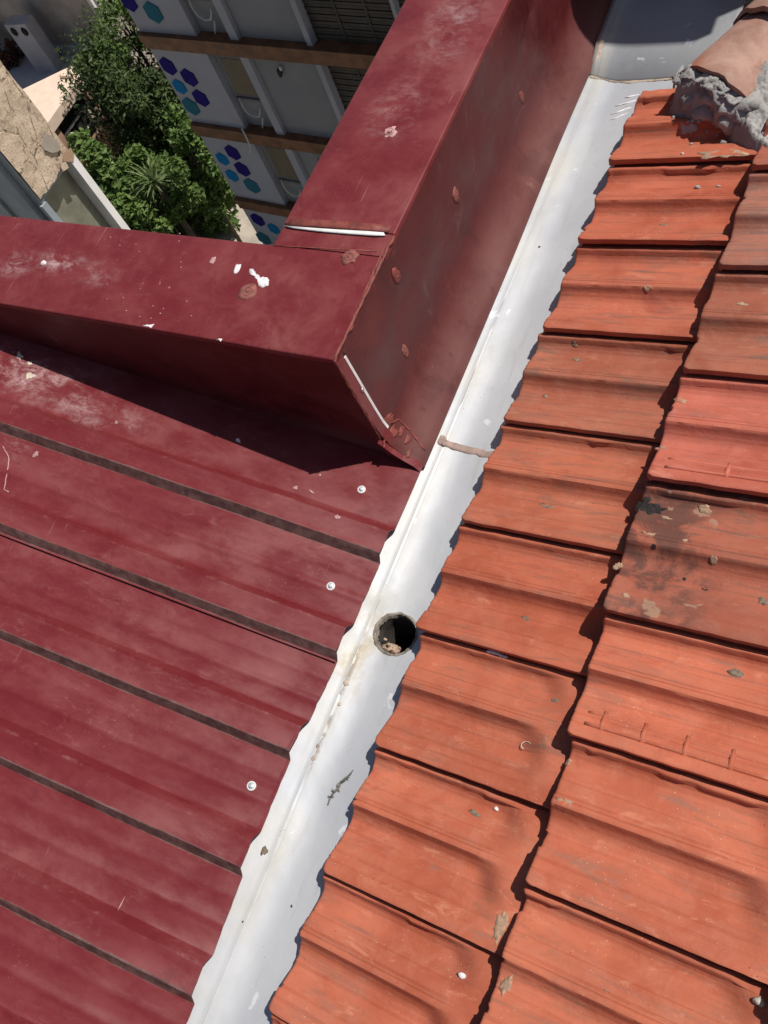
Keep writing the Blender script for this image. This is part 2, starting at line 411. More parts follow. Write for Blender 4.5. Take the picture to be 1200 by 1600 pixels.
M['dark'] = simple('dark_inside', (.02, .018, .016), .9)
M['pipe'] = simple('drain_pipe_inside', (.060, .050, .042), .9, .5, 30, .6, .004)
M['rim'] = simple('oxidised_rim', (.25, .215, .175), .85, .5, 55, .8, .002, .1)
M['rubble'] = simple('tan_debris', (.42, .30, .21), .9, .35, 60, .5)
M['seam'] = simple('brown_gutter_seam', (.33, .235, .20), .7, .2, 60, .3)
M['rustline'] = simple('rusty_joint', (.40, .32, .245), .85, .45, 40, .4)
M['twig'] = simple('dry_twig', (.16, .145, .115), .9, .4, 90, .4)
M['pebble'] = simple('pale_pebble', (.58, .52, .43), .85, .25, 120, .5)
M['lichen'] = simple('grey_lichen', (.225, .175, .125), .95, .45, 130, .7, .003)
M['tanspot'] = simple('tan_mortar_smear', (.42, .27, .18), .92, .3, 110, .6, .003)
M['blackspot'] = simple('black_lichen', (.035, .03, .028), .95, .5, 130, .8, .004)
M['render'] = simple('grey_render', (.33, .30, .28), .9, .2, 2, .3, .01)
M['dark_render'] = simple('brown_grey_render', (.40, .345, .30), .92, .22, 1.2, .4, .02)
M['terrace'] = simple('terrace_screed', (.42, .41, .43), .9, .12, 1.0, .2, .01)
M['concrete'] = simple('path_concrete', (.40, .35, .285), .9, .25, .8, .3, .02)
M['facade'] = simple('white_facade', (.34, .355, .405), .9, .06, .7, .1, .01, spec=.1)
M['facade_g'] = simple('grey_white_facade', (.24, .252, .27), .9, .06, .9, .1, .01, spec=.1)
M['wood'] = simple('brown_beam', (.150, .066, .030), .6, .35, 3, .2, .01)
M['shutter'] = simple('brown_shutter', (.060, .052, .045), .7, .2, 3, .1)
M['pane'] = simple('brown_blind', (.135, .110, .072), .6, .15, 2, .1)
M['navy'] = simple('navy_hexagon', (.022, .014, .150), .9, .06, 3, .05, spec=.08)
M['teal'] = simple('teal_hexagon', (.030, .135, .19), .9, .06, 3, .05, spec=.08)
M['azure'] = simple('azure_hexagon', (.012, .16, .36), .9, .06, 3, .05, spec=.08)
M['white_pvc'] = simple('white_pvc', (.50, .50, .50), .4, .06, 5, .05)
M['black'] = simple('black_fixture', (.02, .02, .022), .5)
M['peach'] = simple('peach_render', (.74, .58, .46), .9, .08, 2, .2, .01)
M['salmon'] = simple('salmon_render', (.42, .25, .175), .9, .12, 2, .2, .01)
M['bluegrey'] = simple('blue_grey_wall', (.30, .345, .37), .8, .12, 1.5, .2, .01)
M['frame'] = simple('white_frame', (.84, .83, .80), .6, .06, 3, .1)
M['sash'] = simple('grey_sash', (.17, .175, .175), .9, .06, 3, .1, spec=.1)
M['olive'] = simple('olive_glass', (.20, .20, .15), .25, .25, 3, .1)
M['cloth'] = simple('cream_cloth', (.62, .55, .42), .9, .2, 8, .3)
M['bark'] = simple('bark', (.10, .075, .055), .95, .4, 12, .6, .02)
def stucco_mat():
    t = NT('cracked_stucco'); n = t.noise(1.6, 6); X = t.xyz()
    c = t.mix(t.ramp(n, .3, .7), (.57, .445, .325), (.66, .53, .40))
    v = t.mapping(scale=(1, 1.0, .55), rot=(.75, 0, 0))
    ed = t.voro(2.1, t.mapping(v, scale=(1, 1.5, .8)), 'DISTANCE_TO_EDGE')
    w = t.noise(9, 6, .7, 1.0)
    cr = t.math('MULTIPLY', t.math('SUBTRACT', 1.0, t.ramp(ed, .006, .03)), t.ramp(w, .46, .56))
    lam = t.noise(7, 6, .65, 1.6, t.mapping(scale=(1, 3.4, .9), rot=(.75, 0, 0)))
    cr2 = t.ramp(lam, .60, .63); cr2 = t.math('MULTIPLY', cr2, t.math('SUBTRACT', 1.0, t.ramp(lam, .63, .68)))
    k = t.math('MAXIMUM', cr, cr2)
    c = t.mix(t.math('MULTIPLY', k, .75), c, (.21, .145, .10))
    return t.set(col=c, rough=.95, spec=.1, nrm=t.bump(t.math('SUBTRACT', t.noise(14, 6, .7), k), .7, .03))
M['stucco'] = stucco_mat()
def leaf_mat(name, a, b, sc=1.4):
    t = NT(name); n = t.noise(sc, 4); oi = t.noise(9, 2)
    c = t.mix(t.ramp(n, .35, .65), a, b); c = t.mix(t.math('MULTIPLY', t.ramp(oi, .5, .7), .5), c, tuple(min(1, k * 1.5) for k in b))
    t.set(col=c, rough=.55, spec=.35)
    tr = t.n('ShaderNodeBsdfTranslucent'); t.l(c, tr.inputs[0]); mx = t.n('ShaderNodeMixShader'); mx.inputs[0].default_value = .28
    t.l(t.b.outputs[0], mx.inputs[1]); t.l(tr.outputs[0], mx.inputs[2]); t.l(mx.outputs[0], t.out.inputs[0]); return t.m
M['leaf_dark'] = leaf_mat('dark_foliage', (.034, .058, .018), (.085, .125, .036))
M['leaf_mid'] = leaf_mat('mid_foliage', (.075, .135, .028), (.150, .225, .058))
M['leaf_yucca'] = leaf_mat('yucca_leaf', (.13, .19, .07), (.24, .30, .13))
M['leaf_rust'] = leaf_mat('red_brown_foliage', (.09, .035, .022), (.14, .055, .03))
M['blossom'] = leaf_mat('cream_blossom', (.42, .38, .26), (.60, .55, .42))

# ================================================================== large structure
GZ = -20.0
g = 220.0
struct('ground', [(-g, -g, GZ), (g, -g, GZ), (g, g, GZ), (-g, g, GZ)], [(0, 1, 2, 3)], M['concrete'])

# the house that carries the roofs (below the metal and the tiles)
m = MB(); m.box((-6, -7, GZ + .004), (-.335 - .02, .9, -1.0)); m.box((-.34, -7, GZ + .004), (5.5, 3.6, -.30))
hb = m.build('house_body', M['render']); tag(hb, 'grey rendered house carrying the maroon metal roof and orange tiles', 'house')

# ------------------------------------------------------------------ maroon metal roof
AR = math.radians(11.46); TA = math.tan(AR)
nR = Vector((math.sin(AR), 0, math.cos(AR))); PR = Vector((-.02, 0, .02))
def roofz(x): return .02 + (-.02 - x) * TA
def ROOF(u, v, h=0): return hit(u, v, PR + nR * h, nR)
roof = thing('metal_roof', 'maroon ribbed sheet metal roof sloping down to the white gutter', 'roof', (-.4, .1, 0))
ribs = [.735 - .0, .527, .320, .1235, -.085, -.290, -.497, -.70, -.906, -1.112, -1.318, -1.524, -1.73]
# one period of the trapezoid sheet, from a crest line downwards in y
def sheet_h(y, x):
    h = 0.0
    for yc in ribs[1:]:
        d = yc - y + .0016 * fbm((x * 3.2, yc * 7, 2), 1, 3)
        # upslope towards +y, crest at d=0, top to d=.045, steep flank to d=.062
        if -.020 <= d < 0: h = max(h, .022 * sstep(-.020, .001, d))
        elif 0 <= d < .047: h = max(h, .022 - .0022 * math.sin(d / .047 * math.pi))
        elif .047 <= d < .060: h = max(h, .022 * (1 - (d - .047) / .013))
        # two low stiffeners in the pan
        for c, a in ((.098, .0016), (.142, .0030)):
            h = max(h, a * math.exp(-((d - c) / .0085) ** 2))
    h += .0018 * fbm((x * 1.3, y * 2.5, 3.0), 2.0, 3) + .0007 * fbm((x * 6, y * 9, 1.0), 1.0, 2)
    return h
EDGE = [(-1.4, -.026), (-1.0, -.020), (-.62, -.022), (-.371, -.019), (-.14, -.029), (.059, -.032), (.265, -.022), (.534, -.018), (.8, -.016)]
def make_sheet(ylo, yhi, lift, name, liplow=False):
    ys = []
    y = yhi
    marks = set()
    for yc in ribs[1:]:
        for d in (-.021, -.016, -.012, -.006, 0, .004, .012, .024, .031, .036, .040, .044, .046, .0475, .053, .060, .0615, .066, .072, .079, .086, .090, .094, .098, .102, .106, .110, .130, .134, .138, .142, .146, .150, .154): marks.add(round(yc - d, 5))
    ys = sorted([k for k in marks if ylo < k < yhi] + linspace(ylo, yhi, 20 if yhi - ylo < 1 else 44))
    ys = [k for i, k in enumerate(ys) if i == 0 or k - ys[i - 1] > .0008]
    xs = [-2.4, -2.0, -1.7, -1.45, -1.3] + linspace(-1.2, -.06, 60) + [-.05, -.04, -.032, -.026, None]
    def fn(x, y):
        e = lerpt(EDGE, y) + .0012 * fbm((y * 30, 1, 1), 1, 2)
        xx = e if x is None else min(x, e - .003 if x > -.035 else x)
        h = sheet_h(y, xx)
        z = roofz(xx) + h * 1.0 + lift
        if liplow and y < ylo + .02: z += .004 * (1 - (y - ylo) / .02) * (1 + .5 * fbm((xx * 4, 2, 2), 1, 2))
        return (xx, y, z)
    mm = MB().shell(lambda a, b: fn(a, b), xs, ys, (0, 0, -.0012))
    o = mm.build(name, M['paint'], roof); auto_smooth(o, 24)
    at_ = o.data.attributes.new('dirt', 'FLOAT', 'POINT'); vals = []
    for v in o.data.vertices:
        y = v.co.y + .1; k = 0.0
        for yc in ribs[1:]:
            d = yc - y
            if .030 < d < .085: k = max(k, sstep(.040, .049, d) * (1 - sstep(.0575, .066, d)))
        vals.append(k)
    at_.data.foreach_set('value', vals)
    return o
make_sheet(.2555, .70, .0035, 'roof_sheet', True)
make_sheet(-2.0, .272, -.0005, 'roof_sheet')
# flat strip under the parapet foot
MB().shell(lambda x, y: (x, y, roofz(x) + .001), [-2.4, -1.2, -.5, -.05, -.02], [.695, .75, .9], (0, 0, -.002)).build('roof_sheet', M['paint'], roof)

def screw(u, v, r=.0085):
    c = ROOF(u, v, .004)
    ex = Vector((math.cos(AR), 0, -math.sin(AR))); ey = Vector((0, 1, 0))
    m = MB()
    m.tube([c - nR * .003, c + nR * .0012, c + nR * .0022], [r, r, r * .82], 20); s = m.build('screw', M['rubber'], roof, True, origin=c); auto_smooth(s, 40)
    h = MB().tube([c + nR * .002, c + nR * .0062, c + nR * .0068], [r * .52, r * .5, r * .40], 6).build('hex_head', M['zinc'], s); bevelled(h, .0005)
    w_ = MB().tube([c + nR * .0022, c + nR * .0029], [r * .72, r * .66], 16).build('flange', M['zinc'], s)
for u, v in ((565, 765), (517, 916), (393, 1228)): screw(u, v)
screw(497, 1011, .0045)
# paint splashes, scratches on the roof
exR = Vector((math.cos(AR), 0, -math.sin(AR))); eyR = Vector((0, 1, 0))
def roof_blot(u, v, rx, ry, seed, mat, rough=.5, ang=0, name='paint_splash', h=.004, parent=None):
    c = ROOF(u, v, h + sheet_h(ROOF(u, v).y, 0))
    e1 = exR * math.cos(ang) + eyR * math.sin(ang); e2 = -exR * math.sin(ang) + eyR * math.cos(ang)
    return decal(name, blot(c, e1, e2, rx, ry, seed, rough), nR, mat, parent or roof, .0006)
for i, (u, v, rx, ry, mt, a) in enumerate([(30, 557, .012, .006, 'cream_paint', -.6), (18, 545, .009, .004, 'white_paint', -.4), (47, 587, .011, .008, 'cream_paint', .2), (46, 568, .005, .005, 'cream_paint', 0),
        (372, 688, .004, .006, 'white_paint', 1.2), (461, 762, .0045, .0035, 'dust_pink', 0), (487, 768, .007, .002, 'dust_pink', -.35), (182, 660, .005, .003, 'dust_pink', -.3),
        (526, 808, .006, .004, 'dust_pink', .5), (500, 742, .002, .002, 'cream_paint', 0), (55, 710, .006, .007, 'dust_pink', .2)]):
    roof_blot(u, v, rx, ry, i + 1, M[mt], .8, a)
for i, (u0, v0, u1, v1) in enumerate([(183, 1425, 196, 1400)]):
    a, b = ROOF(u0, v0, .005), ROOF(u1, v1, .005); d = (b - a); n_ = nR.cross(d).normalized() * .0008
    decal('scratch', [a - n_ * .3, a + d * .3 - n_, a + d * .7 - n_ * .8, b, a + d * .7 + n_ * .8, a + d * .3 + n_], nR, M['dust_pink'], roof, .0005)

# ------------------------------------------------------------------ gutter
GP = [(-.075, .0215), (-.012, .0036), (-.0030, .0011), (-.0012, .0011), (.0, -.0003), (.0012, -.0005), (.012, -.0032), (.024, -.0062), (.034, -.0082), (.042, -.0094), (.050, -.0100), (.060, -.0101), (.075, -.0096), (.10, -.0080), (.13, -.0054), (.18, .000), (.26, .010)]
def gz(x): return lerpt(GP, x)
gut = thing('valley_gutter', 'long white galvanised valley gutter between maroon roof and orange tiles', 'gutter', (.05, .3, -.02))
gxs = [p[0] for p in GP] + [-.05, -.03, .006, .018, .030, .042, .054, .066, .088, .115, .155, .21]
gxs = sorted(set(gxs)); gys = [-2.0, -1.7, -1.4, -1.15] + linspace(-.95, 1.845, 150)
def gfn(x, y): return (x + .0012 * fbm((y * 2.2, 5, 1), 1, 2), y, gz(x) + .0012 * fbm((x * 6, y * 3, 8), 1.5, 2))
gs = MB().shell(gfn, gxs, gys, (0, 0, -.0015)).build('gutter_sheet', M['gutter'], gut); auto_smooth(gs, 50)
HC = Vector((.0545, .350, gz(.054))); HR = .0395
cut = MB().tube([HC + Vector((0, 0, -.05)), HC + Vector((0, 0, .05))], HR, 48).build('drain_cutter', None)
bpy.context.view_layer.update()
bo = gs.modifiers.new('hole', 'BOOLEAN'); bo.operation = 'DIFFERENCE'; bo.object = cut; bo.solver = 'EXACT'
dg = bpy.context.evaluated_depsgraph_get(); me2 = bpy.data.meshes.new_from_object(gs.evaluated_get(dg)); gs.modifiers.clear(); old = gs.data; gs.data = me2
bpy.data.objects.remove(cut); auto_smooth(gs, 50)
if not gs.data.materials: gs.data.materials.append(M['gutter'])
# dished ragged rim and pipe below
def rimf(a, k):
    rr = [HR + .0042, HR + .0016, HR + .0002, HR - .0012, HR - .0026][k] + .0016 * fbm((math.cos(a) * 4, math.sin(a) * 4, k * .4), 1.6, 4) * (1 + k * .25)
    x = HC.x + math.cos(a) * rr; y = HC.y + math.sin(a) * rr
    base = gz(HC.x + math.cos(a) * (HR + .01)) if k == 0 else gz(HC.x + math.cos(a) * (HR + .004))
    z = base + [.0006, .0020, .0018, -.002, -.009][k] + .0007 * fbm((math.cos(a) * 5, math.sin(a) * 5, k + 9), 1.5, 3)
    return (x, y, z)
rim = MB().grid(rimf, linspace(0, 2 * math.pi, 73), [0, 1, 2, 3, 4]).build('outlet_rim', M['rim'], gut, True)
def pipef(a, z):
    r_ = HR - .0028 + .0008 * fbm((math.cos(a) * 2, math.sin(a) * 2, z * 20), 1, 2)
    return (HC.x + math.cos(a) * r_, HC.y + math.sin(a) * r_, HC.z - z)
pp = MB().grid(pipef, linspace(0, 2 * math.pi, 49), [.006, .02, .05, .1, .2, .35]); n0 = len(pp.v)
pp.add([(HC.x + math.cos(a) * .05, HC.y + math.sin(a) * .05, HC.z - .35) for a in linspace(0, 2 * math.pi, 13)[:-1]], [list(range(12))])
pp.build('outlet_pipe', M['pipe'], gut, True)
# the brown sealed joint between two gutter lengths
m = MB()
def seamf(x, k):
    yy = .764 + (.010 * (k - .5) * 1.6) * (1 + .4 * fbm((x * 40, k, 2), 1, 3)) + .08 * (x - .03) * -.1
    return (x, yy, gz(x) + .0012 + .0012 * math.sin(max(0, min(1, k)) * math.pi) + .0006 * fbm((x * 60, k * 3, 4), 1, 3))
MB().shell(seamf, linspace(-.006, .14, 40), [0, .3, .7, 1.0], (0, 0, -.001)).build('seam_sealant', M['seam'], gut, True)
m = MB()
for i in range(6): m.lump((-.006 + random.uniform(-.006, .008), .772 + random.uniform(-.01, .012), gz(-.004) + .002), (.006, .008, .0022), i, .5)
m.build('seam_blob', M['seam'], gut, True)
# end step of the gutter
MB().shell(lambda x, k: (x, 1.843 + [0, .004, .075, .42][int(k)], gz(x) * (1 if k < 2 else .3) + [.0006, .006, .040, .060][int(k)]), linspace(-.022, .30, 30), [0, 1, 2, 3], (0, 0, -.0015)).build('end_plate', M['gutter_shadowed'], gut, True)
MB().shell(lambda x, k: (x, 1.846 + (k - .5) * .016 * (1 + .9 * fbm((x * 30, k, 7), 1, 4)), gz(x) + .0012 + .0010 * math.sin(k * math.pi) + .0006 * fbm((x * 70, k * 3, 2), 1, 3)), linspace(-.018, .2, 60), [0, .25, .5, .75, 1], (0, 0, -.002)).build('joint_sealant', M['rustline'], gut, True)
MB().shell(lambda a, k: (-.014 + .004 * a + (k - .5) * .016 * (1 + .5 * fbm((a * 9, k, 3), 1, 3)), 1.850 + .072 * a, gz(-.01) * .5 + .0055 + .036 * a + .003 * math.sin(k * math.pi)), linspace(0, 1, 24), [0, .5, 1], (0, 0, -.002)).build('joint_sealant', M['rustline'], gut, True)
# white scrape marks near the top
for i, (u, v, L, a) in enumerate([(975, 172, .05, 1.9), (985, 160, .06, 1.8), (968, 182, .035, 2.0), (992, 150, .045, 1.7)]):
    c = hit(u, v, (0, 0, gz(.09)), (0, 0, 1)); c.z = gz(c.x) + .0006
    e = Vector((math.cos(a - 1.35), math.sin(a - 1.35), 0)); f_ = Vector((-e.y, e.x, 0))
    decal('scrape', blot(c, e, f_, L * .5, .0016, i, .8), (0, 0, 1), M['white_paint'], gut, .0005)
for i, (u, v, r) in enumerate([(415, 1330, .006), (540, 1068, .005), (842, 383, .0022), (530, 1100, .003), (490, 1185, .004), (497, 1165, .003), (452, 1415, .0018), (380, 1440, .0016)]):
    c = hz(u, v, 0); c.z = gz(c.x) + .0008
    decal('dirt_spot', blot(c, Vector((1, 0, 0)), Vector((0, 1, 0)), r, r * 1.2, i + 3, .7, 14), (0, 0, 1), M['lichen' if i == 0 else 'rustline' if i in (1, 3, 4, 5) else 'black'], gut, .0006, .0008)

# ------------------------------------------------------------------ parapet clad in maroon sheet
ZT = .365; YA = .693; YB = .926; XC = -.092; XL = -.338
par = thing('parapet', 'maroon sheet clad L shaped parapet with sealant patches and white splashes', 'parapet', (-.2, .9, 0))
# leg A: folded cap and front face
def capA(x, k):
    y, z = [(YA - .004, roofz(x) - .01), (YA, roofz(x) + .004), (YA, ZT - .0025), (YA + .0008, ZT - .0007), (YA + .003, ZT), (YB - .003, ZT), (YB - .0008, ZT - .0007), (YB, ZT - .003), (YB, -1.2)][int(k)]
    return (x, y, z)
MB().grid(capA, [-3.0, -2.4, -2.0] + linspace(-1.8, XC - .0, 30), list(range(9)), True)
def cap_top(x, k):
    y, z = [(YA, ZT - .012), (YA, ZT - .0025), (YA + .0008, ZT - .0007), (YA + .003, ZT), (YA + .06, ZT + .0008), (YB - .06, ZT + .0006), (YB - .003, ZT), (YB - .0008, ZT - .0007), (YB, ZT - .003), (YB, ZT - .03)][int(k)]
    return (x, y - .0012 * fbm((x * 3, 1, 1), 1, 2) * (1 if k < 4 else 0), z + .0008 * fbm((x * 2.5, y * 4, 1), 1, 2))
xsA = [-3.0, -2.4, -2.0] + linspace(-1.8, XC - .001, 40)
o = MB().grid(cap_top, xsA, list(range(10)), False).build('cap_sheet', M['paint_cap'], par); auto_smooth(o, 60)
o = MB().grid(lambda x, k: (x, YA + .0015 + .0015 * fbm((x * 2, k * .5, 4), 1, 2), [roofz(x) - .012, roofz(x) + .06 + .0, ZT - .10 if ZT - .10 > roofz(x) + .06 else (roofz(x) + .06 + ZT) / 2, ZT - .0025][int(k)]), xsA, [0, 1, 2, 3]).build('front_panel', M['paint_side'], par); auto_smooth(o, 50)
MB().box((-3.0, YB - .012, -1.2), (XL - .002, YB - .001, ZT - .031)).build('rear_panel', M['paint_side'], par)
MB().box((-3.0, YA + .008, -1.0), (XC - .006, YB - .014, ZT - .014)).build('parapet_core', M['render'], par)
MB().box((XL + .012, YB - .013, -.28), (XC - .008, 3.4, ZT - .014)).build('parapet_core', M['render'], par)
# leg B: side panel with a flared foot
BP = [(XC, ZT - .003), (XC + .001, ZT - .05), (XC + .002, .28), (XC + .003, .22), (XC + .0045, .165), (XC + .007, .125), (XC + .013, .098), (XC + .026, .074), (XC + .044, .053), (-.030, .036), (-.0165, .0225), (-.0155, .013)]
def side(y, k):
    x, z = BP[int(k)]
    wob = .0015 * fbm((y * 1.6, z * 5, 2), 1, 2) * (1 if 0 < k < 9 else .3)
    foot = -.004 * sstep(1.2, 1.6, y) * (1 - sstep(1.6, 2.1, y)) if k > 7 else 0
    return (x + wob + foot, y, z)
ysB = linspace(YA - .001, 3.4, 60)
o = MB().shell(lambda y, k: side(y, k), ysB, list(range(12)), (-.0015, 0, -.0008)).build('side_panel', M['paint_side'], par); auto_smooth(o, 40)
def sideX(z): return lerpt([(p[1], p[0]) for p in BP[::-1]], z)
def SIDE(u, v):
    d = ray(u, v); best = None
    for (x0, z0), (x1, z1) in zip(BP, BP[1:]):
        n = Vector((-(z1 - z0), 0, (x1 - x0))); q = hit(u, v, (x0, 0, z0), n)
        if min(z0, z1) - 1e-6 <= q.z <= max(z0, z1) + 1e-6:
            nn = Vector((z0 - z1, 0, x1 - x0)).normalized(); nn = nn if nn.x > 0 else -nn
            return q, nn
    return hit(u, v, (XC, 0, 0), (1, 0, 0)), Vector((1, 0, 0))
# folded end lip at the very foot
lp_ = [(XC + .004, .105), (XC + .010, .098), (XC + .024, .074), (XC + .042, .053), (-.030, .036), (-.0175, .024)]
MB().shell(lambda k, y: (lp_[int(k)][0], y - .003 * (k == 5), lp_[int(k)][1] + .0012), list(range(6)), [YA - .013, YA - .006, YA + .004], (0, 0, -.002)).build('foot_lip', M['paint_cap'], par)
ec = [(XC - .002, .03)] + [(XC - .002, .12)] + lp_ + [(-.0175, .018)]
MB().add([(x, YA - .003, z - .002) for x, z in ec] + [(x, YA + .001, z - .002) for x, z in ec], [list(range(len(ec)))] + [list(range(len(ec), 2 * len(ec)))[::-1]]).build('end_closure', M['paint_cap'], par)
def topB(x, y): return (x, y, ZT + .0008 * fbm((x * 3, y * 2, 6), 1, 2))
def bcap(y0, y1, z, nm):
    ks = [(XL, z - .05), (XL, z - .003), (XL + .0008, z - .0008), (XL + .003, z), (XL + .08, z + .0007), (XC - .08, z + .0006), (XC - .003, z), (XC - .0008, z - .0008), (XC + .0002, z - .003), (XC + .0006, z - .010)]
    o = MB().grid(lambda y, k: (ks[int(k)][0], y, ks[int(k)][1] + (.0008 * fbm((y * 2.3, ks[int(k)][0] * 4, 3), 1, 2) if 2 < k < 7 else 0)), linspace(y0, y1, 40), list(range(10)), True).build(nm, M['paint_cap'], par); auto_smooth(o, 60)
bcap(YB + .001, .99, ZT - .0005, 'cap_sheet'); bcap(.980, 3.4, ZT + .0018, 'cap_sheet')
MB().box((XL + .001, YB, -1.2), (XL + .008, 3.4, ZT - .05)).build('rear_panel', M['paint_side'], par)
# white open lap on leg B with brown sealant above
def TOP(u, v, h=0): return hit(u, v, (0, 0, ZT + h), (0, 0, 1))
Z = Vector((0, 0, 1))
decal('lap_sealant', [TOP(u, v, .0035) for u, v in ((446, 352), (455, 343), (490, 343), (545, 347), (590, 350), (612, 354), (606, 363), (595, 362), (540, 358), (480, 354))], Z, M['seal'], par, .0012, .0006)
decal('white_joint', [TOP(u, v, .003) for u, v in ((443, 353), (470, 355.5), (530, 359.5), (575, 362), (600, 364), (602, 368), (585, 368.5), (540, 365.5), (500, 362), (460, 357))], Z, M['white_seal'], par, .0016, .0006)
MB().add([TOP(446, 356.5, .0012), TOP(600, 370.5, .0012), TOP(600, 369.0, .0030), TOP(446, 355.2, .0030)], [(0, 1, 2, 3)]).build('lap_edge', M['dark'], par)
decal('seam_line', [TOP(u, v, .0008) for u, v in ((427, 383), (520, 388), (588, 391.5), (588, 393), (520, 389.5), (427, 384.3))], Z, M['seal'], par, .0006)
# sealant beads with brush-outs
def bead(pts, r, seed, mat='seal', n=60):
    P = []; R_ = []
    seg = [(Vector(b) - Vector(a)).length for a, b in zip(pts, pts[1:])]; T = sum(seg)
    for i in range(n):
        d = T * i / (n - 1); k = 0
        while k < len(seg) - 1 and d > seg[k]: d -= seg[k]; k += 1
        p = Vector(pts[k]).lerp(Vector(pts[k + 1]), min(1, d / seg[k]))
        P.append(p + Vector((fbm((i * .25, seed, 0), 1, 2), fbm((i * .25, seed, 5), 1, 2), fbm((i * .25, seed, 9), 1, 2))) * r * .6)
        R_.append(r * (1 + .55 * fbm((i * .35, seed, 3), 1, 3)))
    return MB().tube(P, R_, 7).build('sealant_bead', M[mat], par, True)
bead([(XC, .975, ZT + .001), (XC, .86, ZT), (XC, YA + .01, ZT), (XC, YA, ZT - .005)], .0030, 1)
bead([(XC - .008, .95, ZT), (XC - .004, .84, ZT), (XC + .002, .76, ZT - .004)], .0020, 6)
bead([(XC + .001, YA, ZT), (XC + .001, YA - .001, ZT - .09), (XC + .004, YA - .001, .16), (XC + .006, YA - .002, .075)], .0026, 2)
q1, _ = SIDE(605, 664); q2, _ = SIDE(622, 655); q3, _ = SIDE(640, 672); q4, _ = SIDE(664, 704)
bead([q1, q2, q3, q4], .0022, 3, n=30)
bead([SIDE(603, 668)[0], SIDE(600, 690)[0], SIDE(600, 700)[0]], .0024, 4, n=16)
for i in range(9):
    u = random.uniform(600, 640); v = 660 + (u - 600) * .8 + random.gauss(0, 9)
    p, nn = SIDE(u, v); e2 = nn.cross(Vector((0, 1, 0))).normalized()
    decal('sealant_smear', blot(p + nn * .001, Vector((0, 1, 0)), e2, random.uniform(.008, .016), random.uniform(.004, .008), i, .6, 22), nn, M['seal'], par, .0006, .0003)
# end flange with the white strip and its rivet
def FL(a, k):  # along the vertical edge
    z = ZT - .012 - a * .262
    return Vector((sideX(z) + .0022, YA + .001 + k, z))
MB().shell(lambda a, k: FL(a, k), linspace(0, 1, 12), [-.001, .010, .0205], (-.0012, 0, 0)).build('end_flange', M['paint_cap'], par)
strip = MB().shell(lambda a, k: FL(a, k) + Vector((.0010, 0, 0)), linspace(.04, .93, 12), [.0205, .0235, .0265], (-.0022, 0, 0)).build('joint_strip', M['white_seal'], par)
c = FL(.40, .0185); MB().lump(c + Vector((.002, 0, 0)), (.0025, .0042, .0042), 3, .1).build('rivet', M['zinc'], par, True)
MB().shell(lambda a, k: FL(a, k) + Vector((-.0006, 0, 0)), linspace(.02, .95, 10), [.0265, .0285], (-.0018, 0, 0)).build('shadow_gap', M['dark'], par)
# patched screws
ex, ey = Vector((1, 0, 0)), Vector((0, 1, 0))
def patch_top(u, v, r, seed, mat, rough=.15, h=.0014):
    c = TOP(u, v, .001)
    pa = decal('sealant_patch', blot(c, ex, ey, r, r, seed, rough, 28), Z, M[mat], par, .0010, .0010)
    ring = MB()
    ring.tube([c + Vector((math.cos(a) * r * .48, math.sin(a) * r * .48, .0022)) for a in linspace(0, 2 * math.pi, 25)], .0011, 5, False)
    ring.lump(c + Z * .002, (r * .20, r * .20, .0022), seed, .3); ring.build('screw_bump', M[mat], pa, True)
patch_top(387, 456, .0195, 2, 'seal_pale', .12); patch_top(546, 402, .0170, 5, 'seal_pale', .35)
patch_top(609, 207, .0190, 9, 'dust_pink', .55); patch_top(609, 208, .010, 12, 'seal_pale', .5)
patch_top(68, 411, .007, 15, 'white_paint', .4)
for i, (u, v, rx, ry) in enumerate([(712, 305, .013, .017), (620, 432, .013, .020), (633, 550, .010, .018), (815, 152, .012, .016)]):
    c, nn = SIDE(u, v); e2 = nn.cross(ey).normalized()
    pa = decal('sealant_patch', blot(c + nn * .0004, ey, e2, rx * .9, ry * 1.1, i + 20, .35, 24), nn, M['seal_pale' if i % 2 == 0 else 'seal'], par, .0006, .0008)
    MB().lump(c + nn * .0008, (.0016, .0045, .0045), i, .4).build('screw_bump', M['seal_pale'], pa, True)
for i, (pl, mt) in enumerate([([(365, 424), (367, 417), (371, 412), (376, 414), (375, 421), (370, 427), (366, 428)], 'white_paint'),
        ([(389, 421), (395, 420), (401, 427), (408, 433), (417, 433), (421, 438), (419, 446), (410, 449), (403, 446), (402, 438), (396, 431), (390, 428)], 'white_paint'),
        ([(327, 410), (331, 402), (337, 401), (337, 407), (333, 412)], 'dust_pink'),
        ([(222, 508), (240, 507), (236, 512)], 'white_paint'), ([(338, 530), (346, 530), (345, 533)], 'white_paint')]):
    q_ = [TOP(u, v, .0012) for u, v in pl]; rp = []
    for a, b in zip(q_, q_[1:] + q_[:1]):
        for k in range(5):
            p = a.lerp(b, k / 5); rp.append(p + Vector((fbm((p.x * 160, p.y * 160, i), 1, 3), fbm((p.x * 160, p.y * 160, i + 9), 1, 3), 0)) * .0022)
    decal('paint_splash', rp, Z, M[mt], par, .0004)
for i in range(26):
    u = random.uniform(150, 300); v = random.uniform(440, 505) if i < 18 else random.uniform(360, 420)
    if v > 475 + (u) * .162 - 8: continue
    decal('paint_speck', blot(TOP(u, v, .0012), ex, ey, .0012, .0012, i, .6, 8), Z, M['dust_pink'], par, .0004)

# ------------------------------------------------------------------ tiled roof
troof = thing('tile_roof', 'orange interlocking clay tile roof with grey mortar at its top corner', 'tile roof', (.6, .5, .05))
TB = math.radians(6.09); TT = math.tan(TB)
